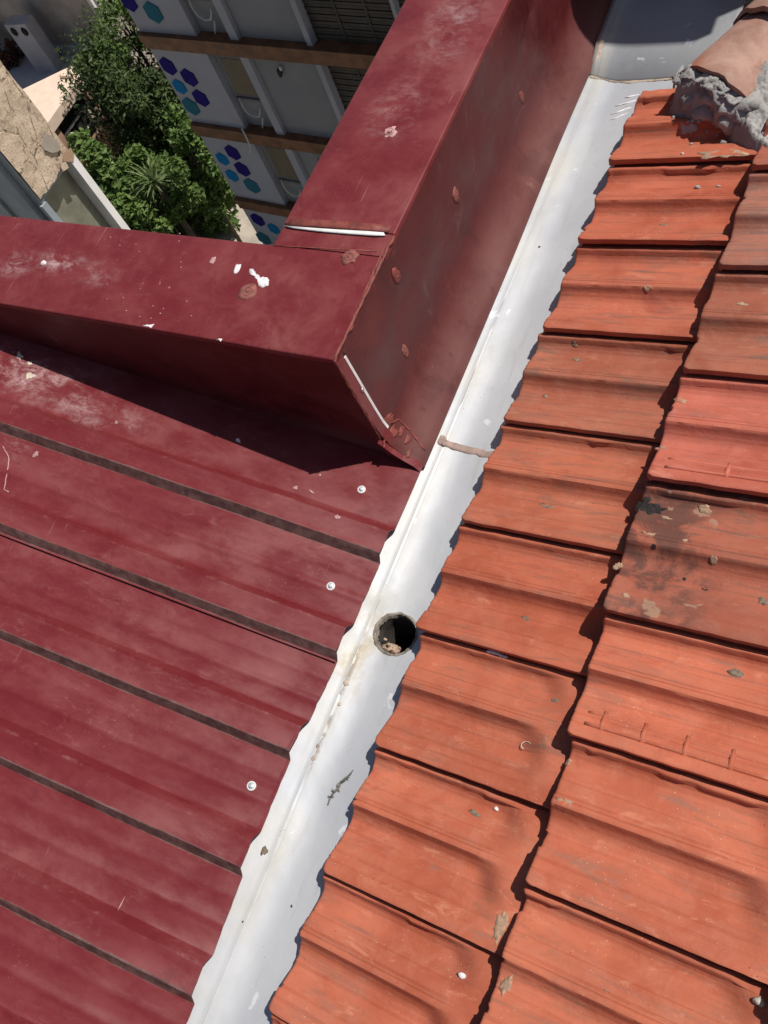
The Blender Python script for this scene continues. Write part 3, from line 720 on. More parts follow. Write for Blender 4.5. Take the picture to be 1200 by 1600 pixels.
# height profile of one tile across its width (s from the +y lip to the -y edge, width 0.226)
PROF = [(-.02, -.003), (-.002, -.001), (.003, .0024), (.009, .0024), (.0115, .0002), (.0140, -.0065), (.019, -.0112), (.027, -.0142), (.037, -.0140), (.050, -.0096), (.066, -.0012), (.080, .0042), (.092, .0080), (.101, .0096), (.106, .0088), (.1095, .0040), (.114, -.0032), (.121, -.0088), (.130, -.0120), (.141, -.0122), (.153, -.0082), (.170, .0005), (.188, .0080), (.203, .0138), (.214, .0172), (.2235, .0186), (.226, .0178)]
GRV = [(.0640, .0020, .0018), (.0900, .0022, .0015), (.0970, .0018, .0014), (.1480, .0019, .0017), (.1850, .0024, .0018), (.2030, .0020, .0016)]
def prof(s):
    z = lerpt(PROF, s) * 1.22
    for c, d, w in GRV:
        if abs(s - c) < 3 * w: z -= d * math.exp(-((s - c) / w) ** 2)
    return z
def tile(ya, yb, x0, xh, z0, seed, *a, coarse=False, **kw):
    if coarse:
        kw['coarse_'] = True
    return tile_(ya, yb, x0, xh, z0, seed, *a, **kw)
def tile_(ya, yb, x0, xh, z0, seed, col=(1, 1, 1), grime=.2, stain=0, jag=.0025, fade=None, lbl=None, rnd_corner=.007, tilt=0, coarse_=False):
    W = ya - yb; k = W / .226
    ss = sorted(set([p[0] for p in PROF] + linspace(-.02, .226, 50) + [.1505, .1525, .1545] + [round(c + k * w, 5) for c, d, w in GRV for k in (-2.2, -1.2, -.5, 0, .5, 1.2, 2.2)]))
    if coarse_: ss = sorted(p[0] for p in PROF)
    dx = [0, .0008, .002, .004, .007, .011, .016]
    L = xh - x0
    xs = [x for x in dx] + linspace(.024, L, 34 if fade else (6 if coarse_ else 20))
    rn = random.Random(seed); tz = rn.uniform(-.0012, .0012); tw = rn.uniform(-.006, .006) + tilt; off = rn.uniform(-.001, .001)
    def fn(d, s):
        y = ya - s * k
        edge = min(s + .004, .226 - s)
        cr = rnd_corner * max(0, 1 - max(0, edge) / rnd_corner) ** 2.2 if edge < rnd_corner else 0
        nj = (.0035 if fbm((y * 31, seed * 1.7, 9), 1, 2) > .45 else 0) + jag * (fbm((y * 26, seed * 3.1, 1), 1, 3) + .5 * fbm((y * 90, seed, 4), 1, 2))
        t = d / L
        x = x0 + (cr + nj) * (1 - t) + d
        p = prof(s)
        if fade is not None: f_ = sstep(fade - .055, fade, x + .02 * abs((s % .113) - .056) / .056); p = p * (1 - f_) + f_ * (.0217 * s / .226 if s > 0 else -.002) 
        # small ledge line on the upper half of each tile
        if fade is None and .149 < s < .156 and x > x0 + .42 * L: p -= .0016 * sstep(x0 + .42 * L, x0 + .48 * L, x)
        r = .005; q = max(0, r - d); nose = r - math.sqrt(max(0, r * r - q * q)) if d < r else 0
        z = z0 + (x - x0) * TT + p - nose + tz + tw * (s - .11) + .0007 * fbm((x * 14, y * 14, seed), 1, 3)
        if s < .0125:
            e = fbm((x * 38, seed, 2), 1, 4); z += .0009 * e; y += .0010 * fbm((x * 40, seed, 7), 1, 4) - (.0022 if fbm((x * 15, seed * 2.7, 5), 1, 2) > .40 else 0)
        if s > .215: y += .0011 * fbm((x * 26, seed, 11), 1, 4)
        return (x, y + off, z)
    o = MB().shell(fn, xs, ss, (0, 0, -.0135)).build('roof_tile', M['tile'], troof, origin=(x0, (ya + yb) / 2, z0)); auto_smooth(o, 48)
    # winding: s runs towards -y
    o.data.flip_normals()
    o.color = (*col, 1); o['grime'] = grime; o['stain'] = stain; o['fade'] = max(0.0, (1 - col[0]) * 1.1)
    if lbl: o['label'] = lbl
    return o, fn
X1, Z1 = .127, .050
yl = [1.725, 1.497, 1.267, 1.0325, .806, .577, .354, .137, -.08, -.295, -.515, -.735]
cols1 = [(1, 1, 1), (1.02, 1.02, 1.05), (.98, 1, 1.05), (.88, .95, .98), (.97, 1.04, 1.05), (1, 1.02, 1.03), (1.02, 1.08, 1.1), (1.12, 1.22, 1.25), (1.06, 1.14, 1.18), (1.06, 1.16, 1.15), (1, 1, 1)]
gr1 = [.05, .15, .35, .55, .40, .25, .25, .15, .15, .2, .2]
xe = [.132, .134, .131, .124, .121, .116, .124, .122, .121, .124, .124]
T1 = []
for i in range(11):
    T1.append(tile(yl[i], yl[i + 1], xe[i], .468, Z1 + (xe[i] - X1) * TT, i + 1, cols1[i], gr1[i], 0, .0028, fade=(.425 if i >= 6 else None)))
X2, Z2 = .446, .050 + (.446 - .127) * TT + .050
y2 = [1.86, 1.655, 1.417, 1.163, .925, .702, .451, .246, .023, -.195, -.42, -.64]
cols2 = [(.9, .9, .95), (.92, 1, 1.1), (.80, 1.0, 1.15), (.84, .93, .97), (1.12, 1.16, 1.42), (.86, .88, .92), (1.16, 1.22, 1.25), (1.14, 1.22, 1.25), (1.10, 1.20, 1.22), (1.05, 1.1, 1.1), (1, 1, 1)]
gr2 = [.3, .45, .55, .65, .0, .5, .0, .1, .15, .2, .2]
x2 = [.444, .446, .444, .440, .437, .434, .440, .449, .448, .446, .446]
T2 = []
for i in range(11):
    T2.append(tile(y2[i], y2[i + 1], x2[i], .83, Z2 + (x2[i] - X2) * TT, i + 31, cols2[i], gr2[i], 1 if i == 5 else 0, .0018, fade=(.785 if i >= 7 else None), lbl='dark stained roof tile with tan and black patches' if i == 5 else None, tilt=(.03 if i == 5 else 0)))
X3, Z3 = .797, Z2 + (.797 - X2) * TT + .05
for i in range(17):
    ya = 1.812 - i * .226; tile(ya, ya - .226, X3, 1.17, Z3, i + 61, coarse=not 2 < i < 9)
X4, Z4 = X3 + .345, Z3 + .345 * TT + .05
for i in range(17):
    ya = 1.77 - i * .226; tile(ya, ya - .226, X4, X4 + .37, Z4, i + 91, coarse=True)
for i in range(6):
    ya = -.735 - i * .226; tile(ya, ya - .226, .124, .468, Z1, i + 121, coarse=True)
    ya = -.64 - i * .226; tile(ya, ya - .226, X2, .83, Z2, i + 131, coarse=True)
# deck below
MB().add([(.16, -2.0, .050 + .033 * TT - .045), (1.45, -2.0, .05 + 1.17 * TT * 1.9 - .06), (1.45, 1.70, .05 + 1.17 * TT * 1.9 - .06), (.16, 1.70, .05 + .033 * TT - .045)], [(0, 1, 2, 3)]).build('roof_deck', M['deck'], troof)
MB().box((.19, -2.0, -.29), (1.45, 1.70, -.02)).build('roof_deck', M['deck'], troof)
# raised maker's bars on two tiles
def emboss(ti, s_a, s_b, xa, xb, ticks):
    o, fn = ti; x0 = fn(0.03, .1)[0] - .03
    m = MB()
    def pt(x, s): return Vector(fn(x - x0, s)) + Vector((0, 0, -.0013))
    for s in (s_a, s_b): m.tube([pt(x, s) for x in linspace(xa, xb, 24)], .0030, 7)
    for x in ticks: m.tube([pt(x, s_a - .009), pt(x, (s_a + s_b) / 2), pt(x + .001, s_b + .004)], [.0036, .0044, .0046], 7)
    r = m.build('embossed_bar', M['tile'], o, True); r.color = o.color; r['grime'] = 0.0; r['stain'] = 0.0; r['fade'] = 0.0
emboss(T2[6], .178, .200, .462, .74, (.487, .548, .609, .672, .73))
emboss(T2[4], .178, .200, .462, .74, (.560, .650, .72))
def zt1(u, v):
    z = .06
    for _ in range(4):
        p = hz(u, v, z); i = next((k for k in range(11) if yl[k + 1] <= p.y < yl[k]), None)
        if i is None: break
        fn = T1[i][1]; s = (yl[i] - p.y) / (yl[i] - yl[i + 1]) * .226; z = fn(max(0, p.x - xe[i]), s)[2]
    return z
def zt2(u, v):
    z = .14
    for _ in range(4):
        p = hz(u, v, z); i = next((k for k in range(11) if y2[k + 1] <= p.y < y2[k]), None)
        if i is None: break
        fn = T2[i][1]; s = (y2[i] - p.y) / (y2[i] - y2[i + 1]) * .226; z = fn(max(0, p.x - x2[i]), s)[2]
    return z
# lichen and mortar marks on tiles
def tile_mark(ti, u, v, rx, ry, mat, seed, ang=0, name='lichen_spot'):
    o, fn = ti
    z0 = wloc(o).z; p = hit(u, v, wloc(o) + Vector((0, 0, .004)), (-math.sin(TB), 0, math.cos(TB)))
    # settle on the real surface
    ya = fn(.05, 0)[1]; yb = fn(.05, .226)[1]; s = max(.0, min(.226, (ya - p.y) / (ya - yb) * .226)); x0 = fn(0, .1)[0]
    for _ in range(3):
        zz = fn(max(0.0, p.x - x0), s)[2]; p = hz(u, v, zz); s = max(0, min(.226, (ya - p.y) / (ya - yb) * .226))
    e1 = Vector((math.cos(ang), math.sin(ang), 0)); e2 = Vector((-math.sin(ang), math.cos(ang), 0))
    pts = []
    for q in blot(p, e1, e2, rx * .9, ry * .9, seed, .5, 30):
        s2 = max(0, min(.226, (ya - q.y) / (ya - yb) * .226)); q.z = fn(max(0.0, q.x - x0), s2)[2]; pts.append(q)
    d = decal(name, pts, (-math.sin(TB), 0, math.cos(TB)), M[mat], o, .0006, .0)
marks = [(T1[0], 1128, 240, .050, .016, 'tanspot'), (T1[0], 1075, 192, .020, .010, 'mortar'), (T1[0], 1115, 200, .022, .010, 'mortar'), (T2[5], 1020, 797, .022, .014, 'blackspot'), (T2[5], 1003, 790, .012, .016, 'blackspot'), (T2[5], 1040, 808, .026, .009, 'tanspot'), (T2[5], 1016, 831, .016, .009, 'tanspot'), (T2[5], 1100, 796, .013, .007, 'tanspot'), (T2[5], 1070, 845, .005, .005, 'tanspot'), (T2[5], 965, 885, .009, .008, 'tanspot'),
         (T2[5], 978, 930, .006, .005, 'tanspot'), (T2[5], 1115, 875, .006, .005, 'tanspot'), (T2[5], 1192, 940, .010, .008, 'lichen'), (T2[5], 1022, 853, .004, .003, 'blackspot'), (T2[5], 1069, 905, .004, .003, 'blackspot'), (T2[5], 1101, 920, .005, .004, 'blackspot'),
         (T2[6], 1150, 1052, .012, .008, 'lichen'), (T2[4], 1062, 625, .014, .006, 'tanspot'), (T2[4], 1033, 700, .012, .005, 'tanspot'), (T2[3], 1160, 475, .012, .007, 'tanspot'),
         (T1[3], 898, 541, .007, .004, 'lichen'), (T1[3], 902, 562, .010, .006, 'lichen'), (T1[3], 852, 619, .005, .004, 'lichen'), (T1[1], 1037, 350, .009, .006, 'lichen'), (T1[2], 1012, 449, .008, .005, 'tanspot'), (T1[4], 853, 790, .016, .005, 'lichen'), (T1[5], 822, 966, .008, .004, 'lichen'),
         (T1[6], 867, 1095, .007, .004, 'lichen'), (T1[7], 742, 1271, .012, .004, 'lichen'), (T2[7], 888, 1190, .004, .006, 'tanspot'), (T2[7], 880, 1255, .015, .010, 'tanspot'), (T2[8], 790, 1540, .008, .016, 'tanspot'), (T2[8], 930, 1530, .022, .004, 'lichen'), (T1[7], 783, 1445, .010, .024, 'tanspot'), ]
for i, (ti, u, v, rx, ry, mt) in enumerate(marks): tile_mark(ti, u, v, rx, ry, mt, i + 2, -.15 * (i % 3), 'lichen_spot' if mt not in ('tanspot', 'mortar') else 'mortar_smear')

# ridge cover tiles and mortar at the top right corner
AX = Vector((.50, .85, .10)).normalized(); SD = Vector((AX.y, -AX.x, 0)).normalized(); UP = SD.cross(AX).normalized()
if UP.z < 0: UP = -UP
def barrel(c, r0, r1, L, mat, seed):
    def fn(t, a):
        r = r0 + (r1 - r0) * t; q = math.pi * (1.04 - 1.08 * a)
        e = .012 * fbm((a * 7, seed, 0), 1, 4) * max(0, 1 - t * 12)
        return Vector(c) + AX * (L * t + e) + SD * (math.cos(q) * r) + UP * (math.sin(q) * r * .80) + Vector((0, 0, .0015 * fbm((t * 4, a * 6, seed), 1, 3)))
    m = MB().shell(fn, [0, .01, .03] + linspace(.1, 1, 12), linspace(0, 1, 26), (0, 0, -.012))
    o = m.build('ridge_tile', mat, troof, origin=c); auto_smooth(o, 40); return o
barrel((.325, 1.665, .075), .118, .105, .42, M['ridge'], 1)
barrel((.335 + AX.x * .165, 1.665 + AX.y * .165, .105), .124, .110, .42, M['ridge'], 2)
poly = [hz(u, v, .10).to_2d() for u, v in ((1045, 130), (1058, 84), (1085, 62), (1128, 66), (1138, 104), (1165, 112), (1230, 100), (1240, 285), (1200, 268), (1172, 248), (1150, 226), (1138, 190), (1110, 178), (1075, 178), (1060, 168), (1042, 158))]
def inside(p):
    c = False; n = len(poly)
    for i in range(n):
        a, b = poly[i], poly[i - 1]
        if (a.y > p[1]) != (b.y > p[1]) and p[0] < (b.x - a.x) * (p[1] - a.y) / (b.y - a.y) + a.x: c = not c
    return c
def pdist(p):
    d = 9; P_ = Vector(p)
    for i in range(len(poly)):
        a, b = poly[i - 1], poly[i]; e = b - a; t = max(0, min(1, (P_ - a).dot(e) / e.dot(e))); d = min(d, (P_ - a - e * t).length)
    return d if inside(p) else -d
def mort(x, y):
    d = pdist((x, y)) + .010 * fbm((x * 22, y * 22, 3), 1, 4)
    base = .05 + (x - .127) * TT
    h = .050 * sstep(-.002, .035, d) * (1 - .8 * sstep(1.70, 1.76, y) * (1 - sstep(.24, .30, x))) + .045 * sstep(1.56, 1.72, y) * (1 - sstep(1.70, 1.76, y)) * sstep(-.002, .05, d)
    h += (.010 * (.35 - abs(fbm((x * 16, y * 16, 1), 1, 4))) + .004 * fbm((x * 60, y * 60, 8), 1, 4) + .004 * abs(fbm((x * 120, y * 120, 5), 1, 3))) * sstep(-.01, .015, d)
    return (x, y, base + h - (.0 if d > 0 else min(.09, -d * 6)) - .012)
mo = MB().grid(mort, linspace(.16, .56, 180), linspace(1.46, 1.86, 180)).build('mortar', M['mortar'], troof); auto_smooth(mo, 55)
m = MB()
for i in range(34):
    u = random.uniform(1045, 1180); v = 174 + (u - 1045) * .40 + random.gauss(0, 5); p = hz(u, v, zt1(u, v))
    r = random.uniform(.0015, .0050); m.lump(p + Vector((0, 0, r * .3)), (r, r, r * .8), i, .5, 1)
for i in range(26):
    a = random.uniform(.15, 2.9); q = Vector((.325, 1.665, .075)) - AX * random.uniform(0, .012) + SD * (math.cos(a) * .10) + UP * (math.sin(a) * .075); r = random.uniform(.007, .013); m.lump(q, (r * 1.6, r * 1.4, r * .7), i + 60, 1.1, 3)
for i in range(10):
    q = Vector((.325, 1.665, .075)) + SD * random.uniform(-.07, .07) + UP * random.uniform(0, .04); m.lump(q, (.042, .04, .034), i + 90, .8, 3)
mc = m.build('mortar_crumb', M['mortar'], troof, True); mc['kind'] = 'stuff'

# ------------------------------------------------------------------ loose things on the roofs
def pebble(u, v, z, r, lbl, mat='pebble', seed=0):
    p = hz(u, v, z); o = MB().lump(p + Vector((0, 0, r * .45)), (r, r * .75, r * .6), seed, .5).build('pebble', M[mat], None, True, origin=p)
    tag(o, lbl, 'pebble', 'pebbles and crumbs on the tiles'); return o
pebble(1090, 294, zt1(1090, 294), .0062, 'grey mortar crumb on the second tile below the mortar', 'mortar', 1)
pebble(1122, 292, zt1(1122, 292), .0045, 'smaller grey crumb right of the crumb below the mortar', 'mortar', 2)
pebble(1130, 225, zt1(1130, 225), .0080, 'lumpy grey mortar crumb at the lower edge of the mortar bed', 'mortar', 3)
pebble(1080, 226, zt1(1080, 226), .0040, 'tiny pale crumb on the topmost tile beside the mortar', 'mortar', 4)
pebble(1066, 241, zt1(1066, 241), .0035, 'flat cream fleck on the topmost orange tile', 'pebble', 5)
pebble(722, 1524, zt1(722, 1524), .0062, 'white oval pebble on the lowest tile beside the dark joint', 'white_paint', 6)
pebble(776, 1264, zt1(776, 1264), .0042, 'small white pebble beside a grey lichen spot', 'white_paint', 8)
pebble(1186, 1565, zt2(1186, 1565), .0080, 'cream pebble in the bottom right corner of the tile roof', 'pebble', 9)
# sprig of dry moss caught on the gutter edge
pts = [(513, 1258), (517, 1246), (523, 1238), (530, 1232), (534, 1224), (541, 1219), (548, 1214), (556, 1206)]
P_ = []
for i, (u, v) in enumerate(pts):
    p = hz(u, v, gz(.08)); p.z = gz(p.x) + .003 + .012 * (i / 7) ** 2; P_.append(p)
m = MB().tube(P_, [.0011, .0015, .0018, .0024, .0020, .0024, .0016, .0010], 6)
for i in range(14):
    a = P_[random.randint(1, 6)]; b = a + Vector((random.gauss(0, .006), random.gauss(0, .006), random.uniform(0, .005)))
    m.tube([a, (a + b) / 2 + Vector((0, 0, .002)), b], [.0012, .001, .0004], 5)
tw = m.build('dry_sprig', M['twig'], None, True, origin=P_[0]); tag(tw, 'dark dry sprig lying in the white gutter against the tile edge', 'twig')
# thread on the metal roof
m = MB(); pts = [(4, 698), (10, 706), (14, 716), (13, 728), (10, 745), (8, 760), (6, 765), (14, 770), (11, 766)]
P_ = []
for u, v in pts:
    p = ROOF(u, v, .0055); P_.append(p)
sm = []
for a, b in zip(P_, P_[1:]):
    for k in range(4): sm.append(a.lerp(b, k / 4) + Vector((random.gauss(0, .0006), random.gauss(0, .0006), 0)))
th = MB().tube(sm, .0013, 5).build('thread', M['dust_pink'], None, True, origin=P_[0]); tag(th, 'pale crumpled thread lying on the maroon roof', 'thread')
# loop of straw on a tile
def loop(c, r, a0, a1, lbl):
    z = zt1(*c); p = hz(*c, z)
    P_ = [p + Vector((math.cos(a) * r, math.sin(a) * r * .8, .003 + .002 * math.sin(a * 2))) for a in linspace(a0, a1, 16)]
    o = MB().tube(P_, .0008, 5).build('straw', M['pebble'], None, True, origin=p); tag(o, lbl, 'straw')
loop((823, 1166), .0085, -.3, 4.4, 'curled pale straw loop on an orange tile near the dark joint')
# white lump of mortar on the tile lip
p = hz(776, 1022, zt1(776, 1022)); m = MB()
for i in range(5): m.lump(p + Vector((-.012 + i * .007, .001 * math.sin(i), .002)), (.006, .0035, .003), i, .5, 1)
wl = m.build('plaster_lump', M['white_paint'], None, True, origin=p); tag(wl, 'white plaster lump on the lip of the tile right of the drain', 'plaster lump')
# debris inside the drain
dr = thing('drain_debris', 'tan gravel and dry leaf debris lodged in the gutter drain hole', 'debris', (HC.x - .01, HC.y - .03, HC.z - .02))
for i in range(16):
    a = random.uniform(-2.6, -1.0); r = random.uniform(.020, .035); s_ = random.uniform(.0025, .0055)
    MB().lump((HC.x + math.cos(a) * r, HC.y + math.sin(a) * r, HC.z - .018 + (r - .014) * .55), (s_, s_ * .8, s_ * .7), i, .5).build('gravel', M['rubble'] if i % 4 else M['seal_pale'], dr, True)
MB().lump((HC.x - .010, HC.y - .024, HC.z - .026), (.018, .010, .006), 5, .7).build('silt', M['rubble'], dr, True)

# unseen block added past the gutter end to throw a shadow on it
ch = thing('shadow_caster', 'unseen block added beyond the gutter end to cast a shadow', 'shadow_caster', (.25, 2.5, 0))
MB().box((.16, 2.30, -.25), (.70, 2.75, 1.10)).build('stack', M['render'], ch); MB().box((.13, 2.27, 1.101), (.73, 2.78, 1.18)).build('caster_slab', M['render'], ch)

# ================================================================== what lies below, far behind
# --- white apartment building with hexagons
fn_ = Vector((-.1045, -.9945, 0)); ft = Vector((.9945, -.1045, 0)); fz = Vector((0, 0, 1))
dF = 16.4 * .99
p0 = CAM - fn_ * 0
e0 = hit(303, 195, CAM - fn_ * 9.0, fn_)       # a point of the left edge
k = 16.4 / e0.y
FP = CAM - fn_ * 9.0 * k; E0 = hit(303, 195, FP, fn_); E0.z = GZ
def FAC(u, v):
    q = hit(u, v, FP, fn_) - E0; return q.dot(ft), q.z
apt = thing('apartment_building', 'white apartment building with blue hexagons, brown beams and dark shutters', 'building', tuple(E0))
def fb(name, t0, t1, z0, z1, d0, d1, mat, parent=None):
    """box on the facade: t along, d outwards"""
    return MB().xbox(E0, ft, fn_, fz, (t0, d0, z0), (t1, d1, z1)).build(name, mat, parent or apt)
tP = [FAC(278, 0)[0], FAC(323, 82)[0], FAC(394, 224)[0]]; t1 = sum(tP) / 3
t2 = FAC(374, 86)[0]; t3 = FAC(386, 86)[0]; t4 = (FAC(452, 0)[0] + FAC(491, 94)[0]) / 2; tE = FAC(620, 0)[0]
b1 = (sum(FAC(*p)[1] for p in ((216, 53), (400, 64), (590, 75))) / 3, sum(FAC(*p)[1] for p in ((227, 73), (400, 86), (583, 98))) / 3)
b2 = (sum(FAC(*p)[1] for p in ((301, 193), (420, 203))) / 2, sum(FAC(*p)[1] for p in ((312, 212), (420, 224))) / 2)
b3 = (sum(FAC(*p)[1] for p in ((369, 307), (445, 320))) / 2, sum(FAC(*p)[1] for p in ((377, 322), (440, 334))) / 2)
fh = (b1[0] - b3[0]) / 2; bh = ((b1[0] - b1[1]) + (b2[0] - b2[1]) + (b3[0] - b3[1])) / 3
tops = [b1[0] + fh, b1[0], b2[0], b3[0], b3[0] - fh]      # top of each beam
TEND = tE + 5.0
def skew(name, t0, t1, z0, z1, d0, d1, mat):
    k = 1.75                      # hidden end wall skewed to let sunlight onto the shrubs
    P = [(t0, d1), (t0 + (d1 - d0) * k, d0), (t1, d0), (t1, d1)]
    V = [E0 + ft * a + fn_ * b + fz * z for z in (z0, z1) for a, b in P]
    return MB().add(V, [(3, 2, 1, 0), (4, 5, 6, 7), (0, 1, 5, 4), (1, 2, 6, 5), (2, 3, 7, 6), (3, 0, 4, 7)]).build(name, mat, apt)
skew('core_wall', -.0, TEND, .004, tops[0] + 3.2, -3.0, -.36, M['facade_g'])
for i, zt in enumerate(tops):
    fb('floor_beam', .02, TEND, zt - bh * .46, zt, -.35, .16, M['wood']); fb('floor_beam', .02, TEND, zt - bh, zt - bh * .54, -.35, .10, M['wood'])
    fb('beam_gap', .03, TEND - .01, zt - bh * .54, zt - bh * .46, -.35, .0, M['dark'])
zz = [tops[0] + fh] + tops
for i in range(6):
    top = (zz[i] - bh if i > 0 else zz[0]) ; bot = zz[i + 1] if i < 5 else .0 + .01
    if i == 0: top = tops[0] + 3.0; bot = tops[0]
    if i == 5: top = tops[4] - bh; bot = .01
    H = top - bot
    if H < .4: continue
    fb('wall_panel', 0, t1, bot, top, -.355, 0, M['facade'])
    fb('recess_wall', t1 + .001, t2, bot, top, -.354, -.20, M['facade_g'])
    fb('pilaster', t2, t3, bot, top, -.355, .03, M['facade'])
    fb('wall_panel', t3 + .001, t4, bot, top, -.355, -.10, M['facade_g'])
    fb('pilaster', t4 + .001, t4 + .16, bot, top, -.355, .02, M['facade'])
    # window with brown blind
    wdt = t2 - t1
    wn = fb('window', t1 + wdt * .16, t1 + wdt * .90, bot + H * .40, top - H * .09, -.199, -.16, M['sash'])
    fb('pane', t1 + wdt * .20, t1 + wdt * .86, bot + H * .43, top - H * .12, -.158, -.150, M['pane'], wn)
    fb('sill', t1 + wdt * .12, t1 + wdt * .94, bot + H * .37, bot + H * .398, -.199, -.10, M['sash'], wn)
    # shutters: a bay of roller slats, separated by posts
    for j in range(3):
        a = t4 + .17 + j * 2.65; b = a + 2.55
        if a > TEND: break
        m = MB(); ns = int(H / .085)
        for q in range(ns):
            z0 = bot + H * q / ns
            m.xbox(E0, ft, fn_, fz, (a, -.34, z0 + .012), (b, -.20 + .015 * (q % 2), z0 + H / ns - .006))
        sh = m.build('roller_shutter', M['shutter'], apt); sh['kind'] = 'stuff'
        for q in range(2): fb('shutter_rail', a + .85 * (q + 1), a + .85 * (q + 1) + .05, bot + .02, top - .02, -.345, -.170, M['shutter'])
        fb('shutter_post', b + .002, b + .098, bot, top, -.355, -.02, M['facade'])
    # white pipe loops below the window
    c = E0 + ft * (t1 + wdt * .35) + fz * (bot + H * .28) + fn_ * -.14
    m = MB().tube([c + ft * a_ + fz * b_ + fn_ * .06 for a_, b_ in ((-.12, .32), (-.16, .05), (-.10, -.16), (.06, -.28), (.28, -.26), (.40, -.10), (.46, .06))], .020, 6)
    m.build('white_pipe', M['white_pvc'], apt, True)
    MB().tube([c + ft * a_ + fz * b_ + fn_ * .08 for a_, b_ in ((.42, -.25), (.30, -.48), (.22, -.62))], .022, 6).build('white_pipe', M['white_pvc'], apt, True)
    lp = E0 + ft * (t3 + (t4 - t3) * .38) + fz * (top - .45) + fn_ * -.02
    MB().lump(lp, (.06, .07, .13), 3, .2).build('wall_lamp', M['black'], apt, True); MB().lump(lp + ft * .10 + fz * .14, (.045, .045, .08), 5, .2).build('lamp_bracket', M['white_pvc'], apt, True)
# cable hanging across beam 2
pc = [FAC(384, 192), (FAC(392, 208)), FAC(398, 222), FAC(397, 232)]
MB().tube([E0 + ft * a + fz * b + fn_ * .22 for a, b in pc], .025, 5).build('cable', M['white_pvc'], apt, True)
hexes = [(201, 2, 'navy'), (240, 19, 'teal'), (263, 103, 'navy'), (296, 121, 'navy'), (281, 135, 'azure'), (314, 153, 'navy'), (299, 166, 'teal'), (364, 238, 'navy'), (348, 248, 'azure'), (379, 264, 'navy'), (363, 274, 'azure'), (394, 290, 'teal'), (403, 343, 'navy'), (428, 357, 'azure'), (412, 372, 'teal')]
for i, (u, v, mt) in enumerate(hexes):
    t, z = FAC(u, v); r = .29 if mt == 'navy' else (.25 if mt == 'azure' else .31)
    P_ = [E0 + ft * (t + math.cos(a) * r) + fz * (z + math.sin(a) * r) for a in [math.pi / 6 + math.pi / 3 * k for k in range(6)]]
    MB().add([p + fn_ * .002 for p in P_] + [p + fn_ * .03 for p in P_], [[6, 7, 8, 9, 10, 11]] + [[k, (k + 1) % 6, 6 + (k + 1) % 6, 6 + k] for k in range(6)]).build('hexagon', M[mt], apt)
# roof slab
skew('roof_slab', -.1, TEND, tops[0] + 3.21, tops[0] + 3.4, -3.0, .1, M['render'])

# --- neighbouring block with the cracked stucco pier
XP = -10.0; zd = XP - CAM.x
def PX(u, v): return hit(u, v, (XP, 0, 0), (1, 0, 0))
pA, pB, pC = PX(112, 243), PX(70, 315), PX(0, 95)
yN, yS = (PX(112, 240).y + PX(0, 95).y) / 2, (PX(70, 315).y + PX(0, 240).y) / 2
nb = thing('neighbour_block', 'blue grey neighbouring block with a cracked cream stucco pier', 'building', (XP, (yN + yS) / 2, GZ))
zb = pA.z
def pierf(y, z):
    d = 0
    q = Vector((0, y, z))
    return (XP + .025 * fbm((y * 3, z * 3, 1), 1, 4), y, z)
ysP = linspace(yS, yN, 26); zsP = linspace(zb - .0, zb + 6.0, 60)
def pier_edge(y, z):
    # ragged lower end
    zz_ = z if z > zb + .02 else zb + .05 * fbm((y * 6, 0, 3), 1, 3) + (yN - y) * .02
    return pierf(y, zz_)
MB().grid(pier_edge, ysP, zsP).build('stucco_pier', M['stucco'], nb)
MB().box((XP - 7, yS + .01, zb + .02), (XP - .06, yN - .01, zb + 6.0)).build('pier_core', M['render'], nb)
MB().box((XP - 7.0, yS - .002, GZ + .01), (XP - .03, yS + .009, zb + 6.0)).build('end_wall', M['bluegrey'], nb)
# ribs on the shaded wall
for k, (dx, wd, pr) in enumerate(((-.20, .17, .10), (-.9, .12, .06))): MB().box((XP + dx - wd, yS - pr, GZ + .01), (XP + dx, yS - .003, zb + 6.0)).build('wall_rib', M['bluegrey'], nb)
# spalled plaster patches
for i, (pl) in enumerate([[(66, 212), (72, 208), (84, 217), (92, 228), (90, 236), (80, 239), (66, 234), (64, 222)], [(97, 238), (108, 231), (113, 240), (112, 252), (104, 253), (94, 250)], [(90, 256), (100, 252), (105, 262), (96, 268)]]):
    decal('spalled_plaster', [PX(u, v) + Vector((.03, 0, 0)) for u, v in pl], (1, 0, 0), M['stucco' if i == 2 else 'tanspot' if i == 1 else 'concrete'], nb, .004, .0).data.shade_flat()
# glazed bay below the pier
a0, a1 = PX(75, 318), PX(108, 262)
fr = thing('glazed_bay', 'olive glazed bay with white frame under the cracked stucco pier', 'window', (XP, (yN + yS) / 2, GZ))
MB().box((XP - .22, yS + .02, GZ + .01), (XP - .20, yN - .10, zb - .06)).build('pane', M['olive'], fr)
MB().box((XP - .20, yS + .02, zb - .055), (XP - .04, yN - .10, zb + .0)).build('frame_head', M['bluegrey'], fr)
MB().box((XP - .22, yN - .098, GZ + .01), (XP + .02, yN + .03, zb - .005)).build('frame_post', M['frame'], fr)
MB().box((XP - .06, yS - .06, GZ + .01), (XP + .0, yS + .05, zb - .07)).build('frame_post', M['bluegrey'], fr)

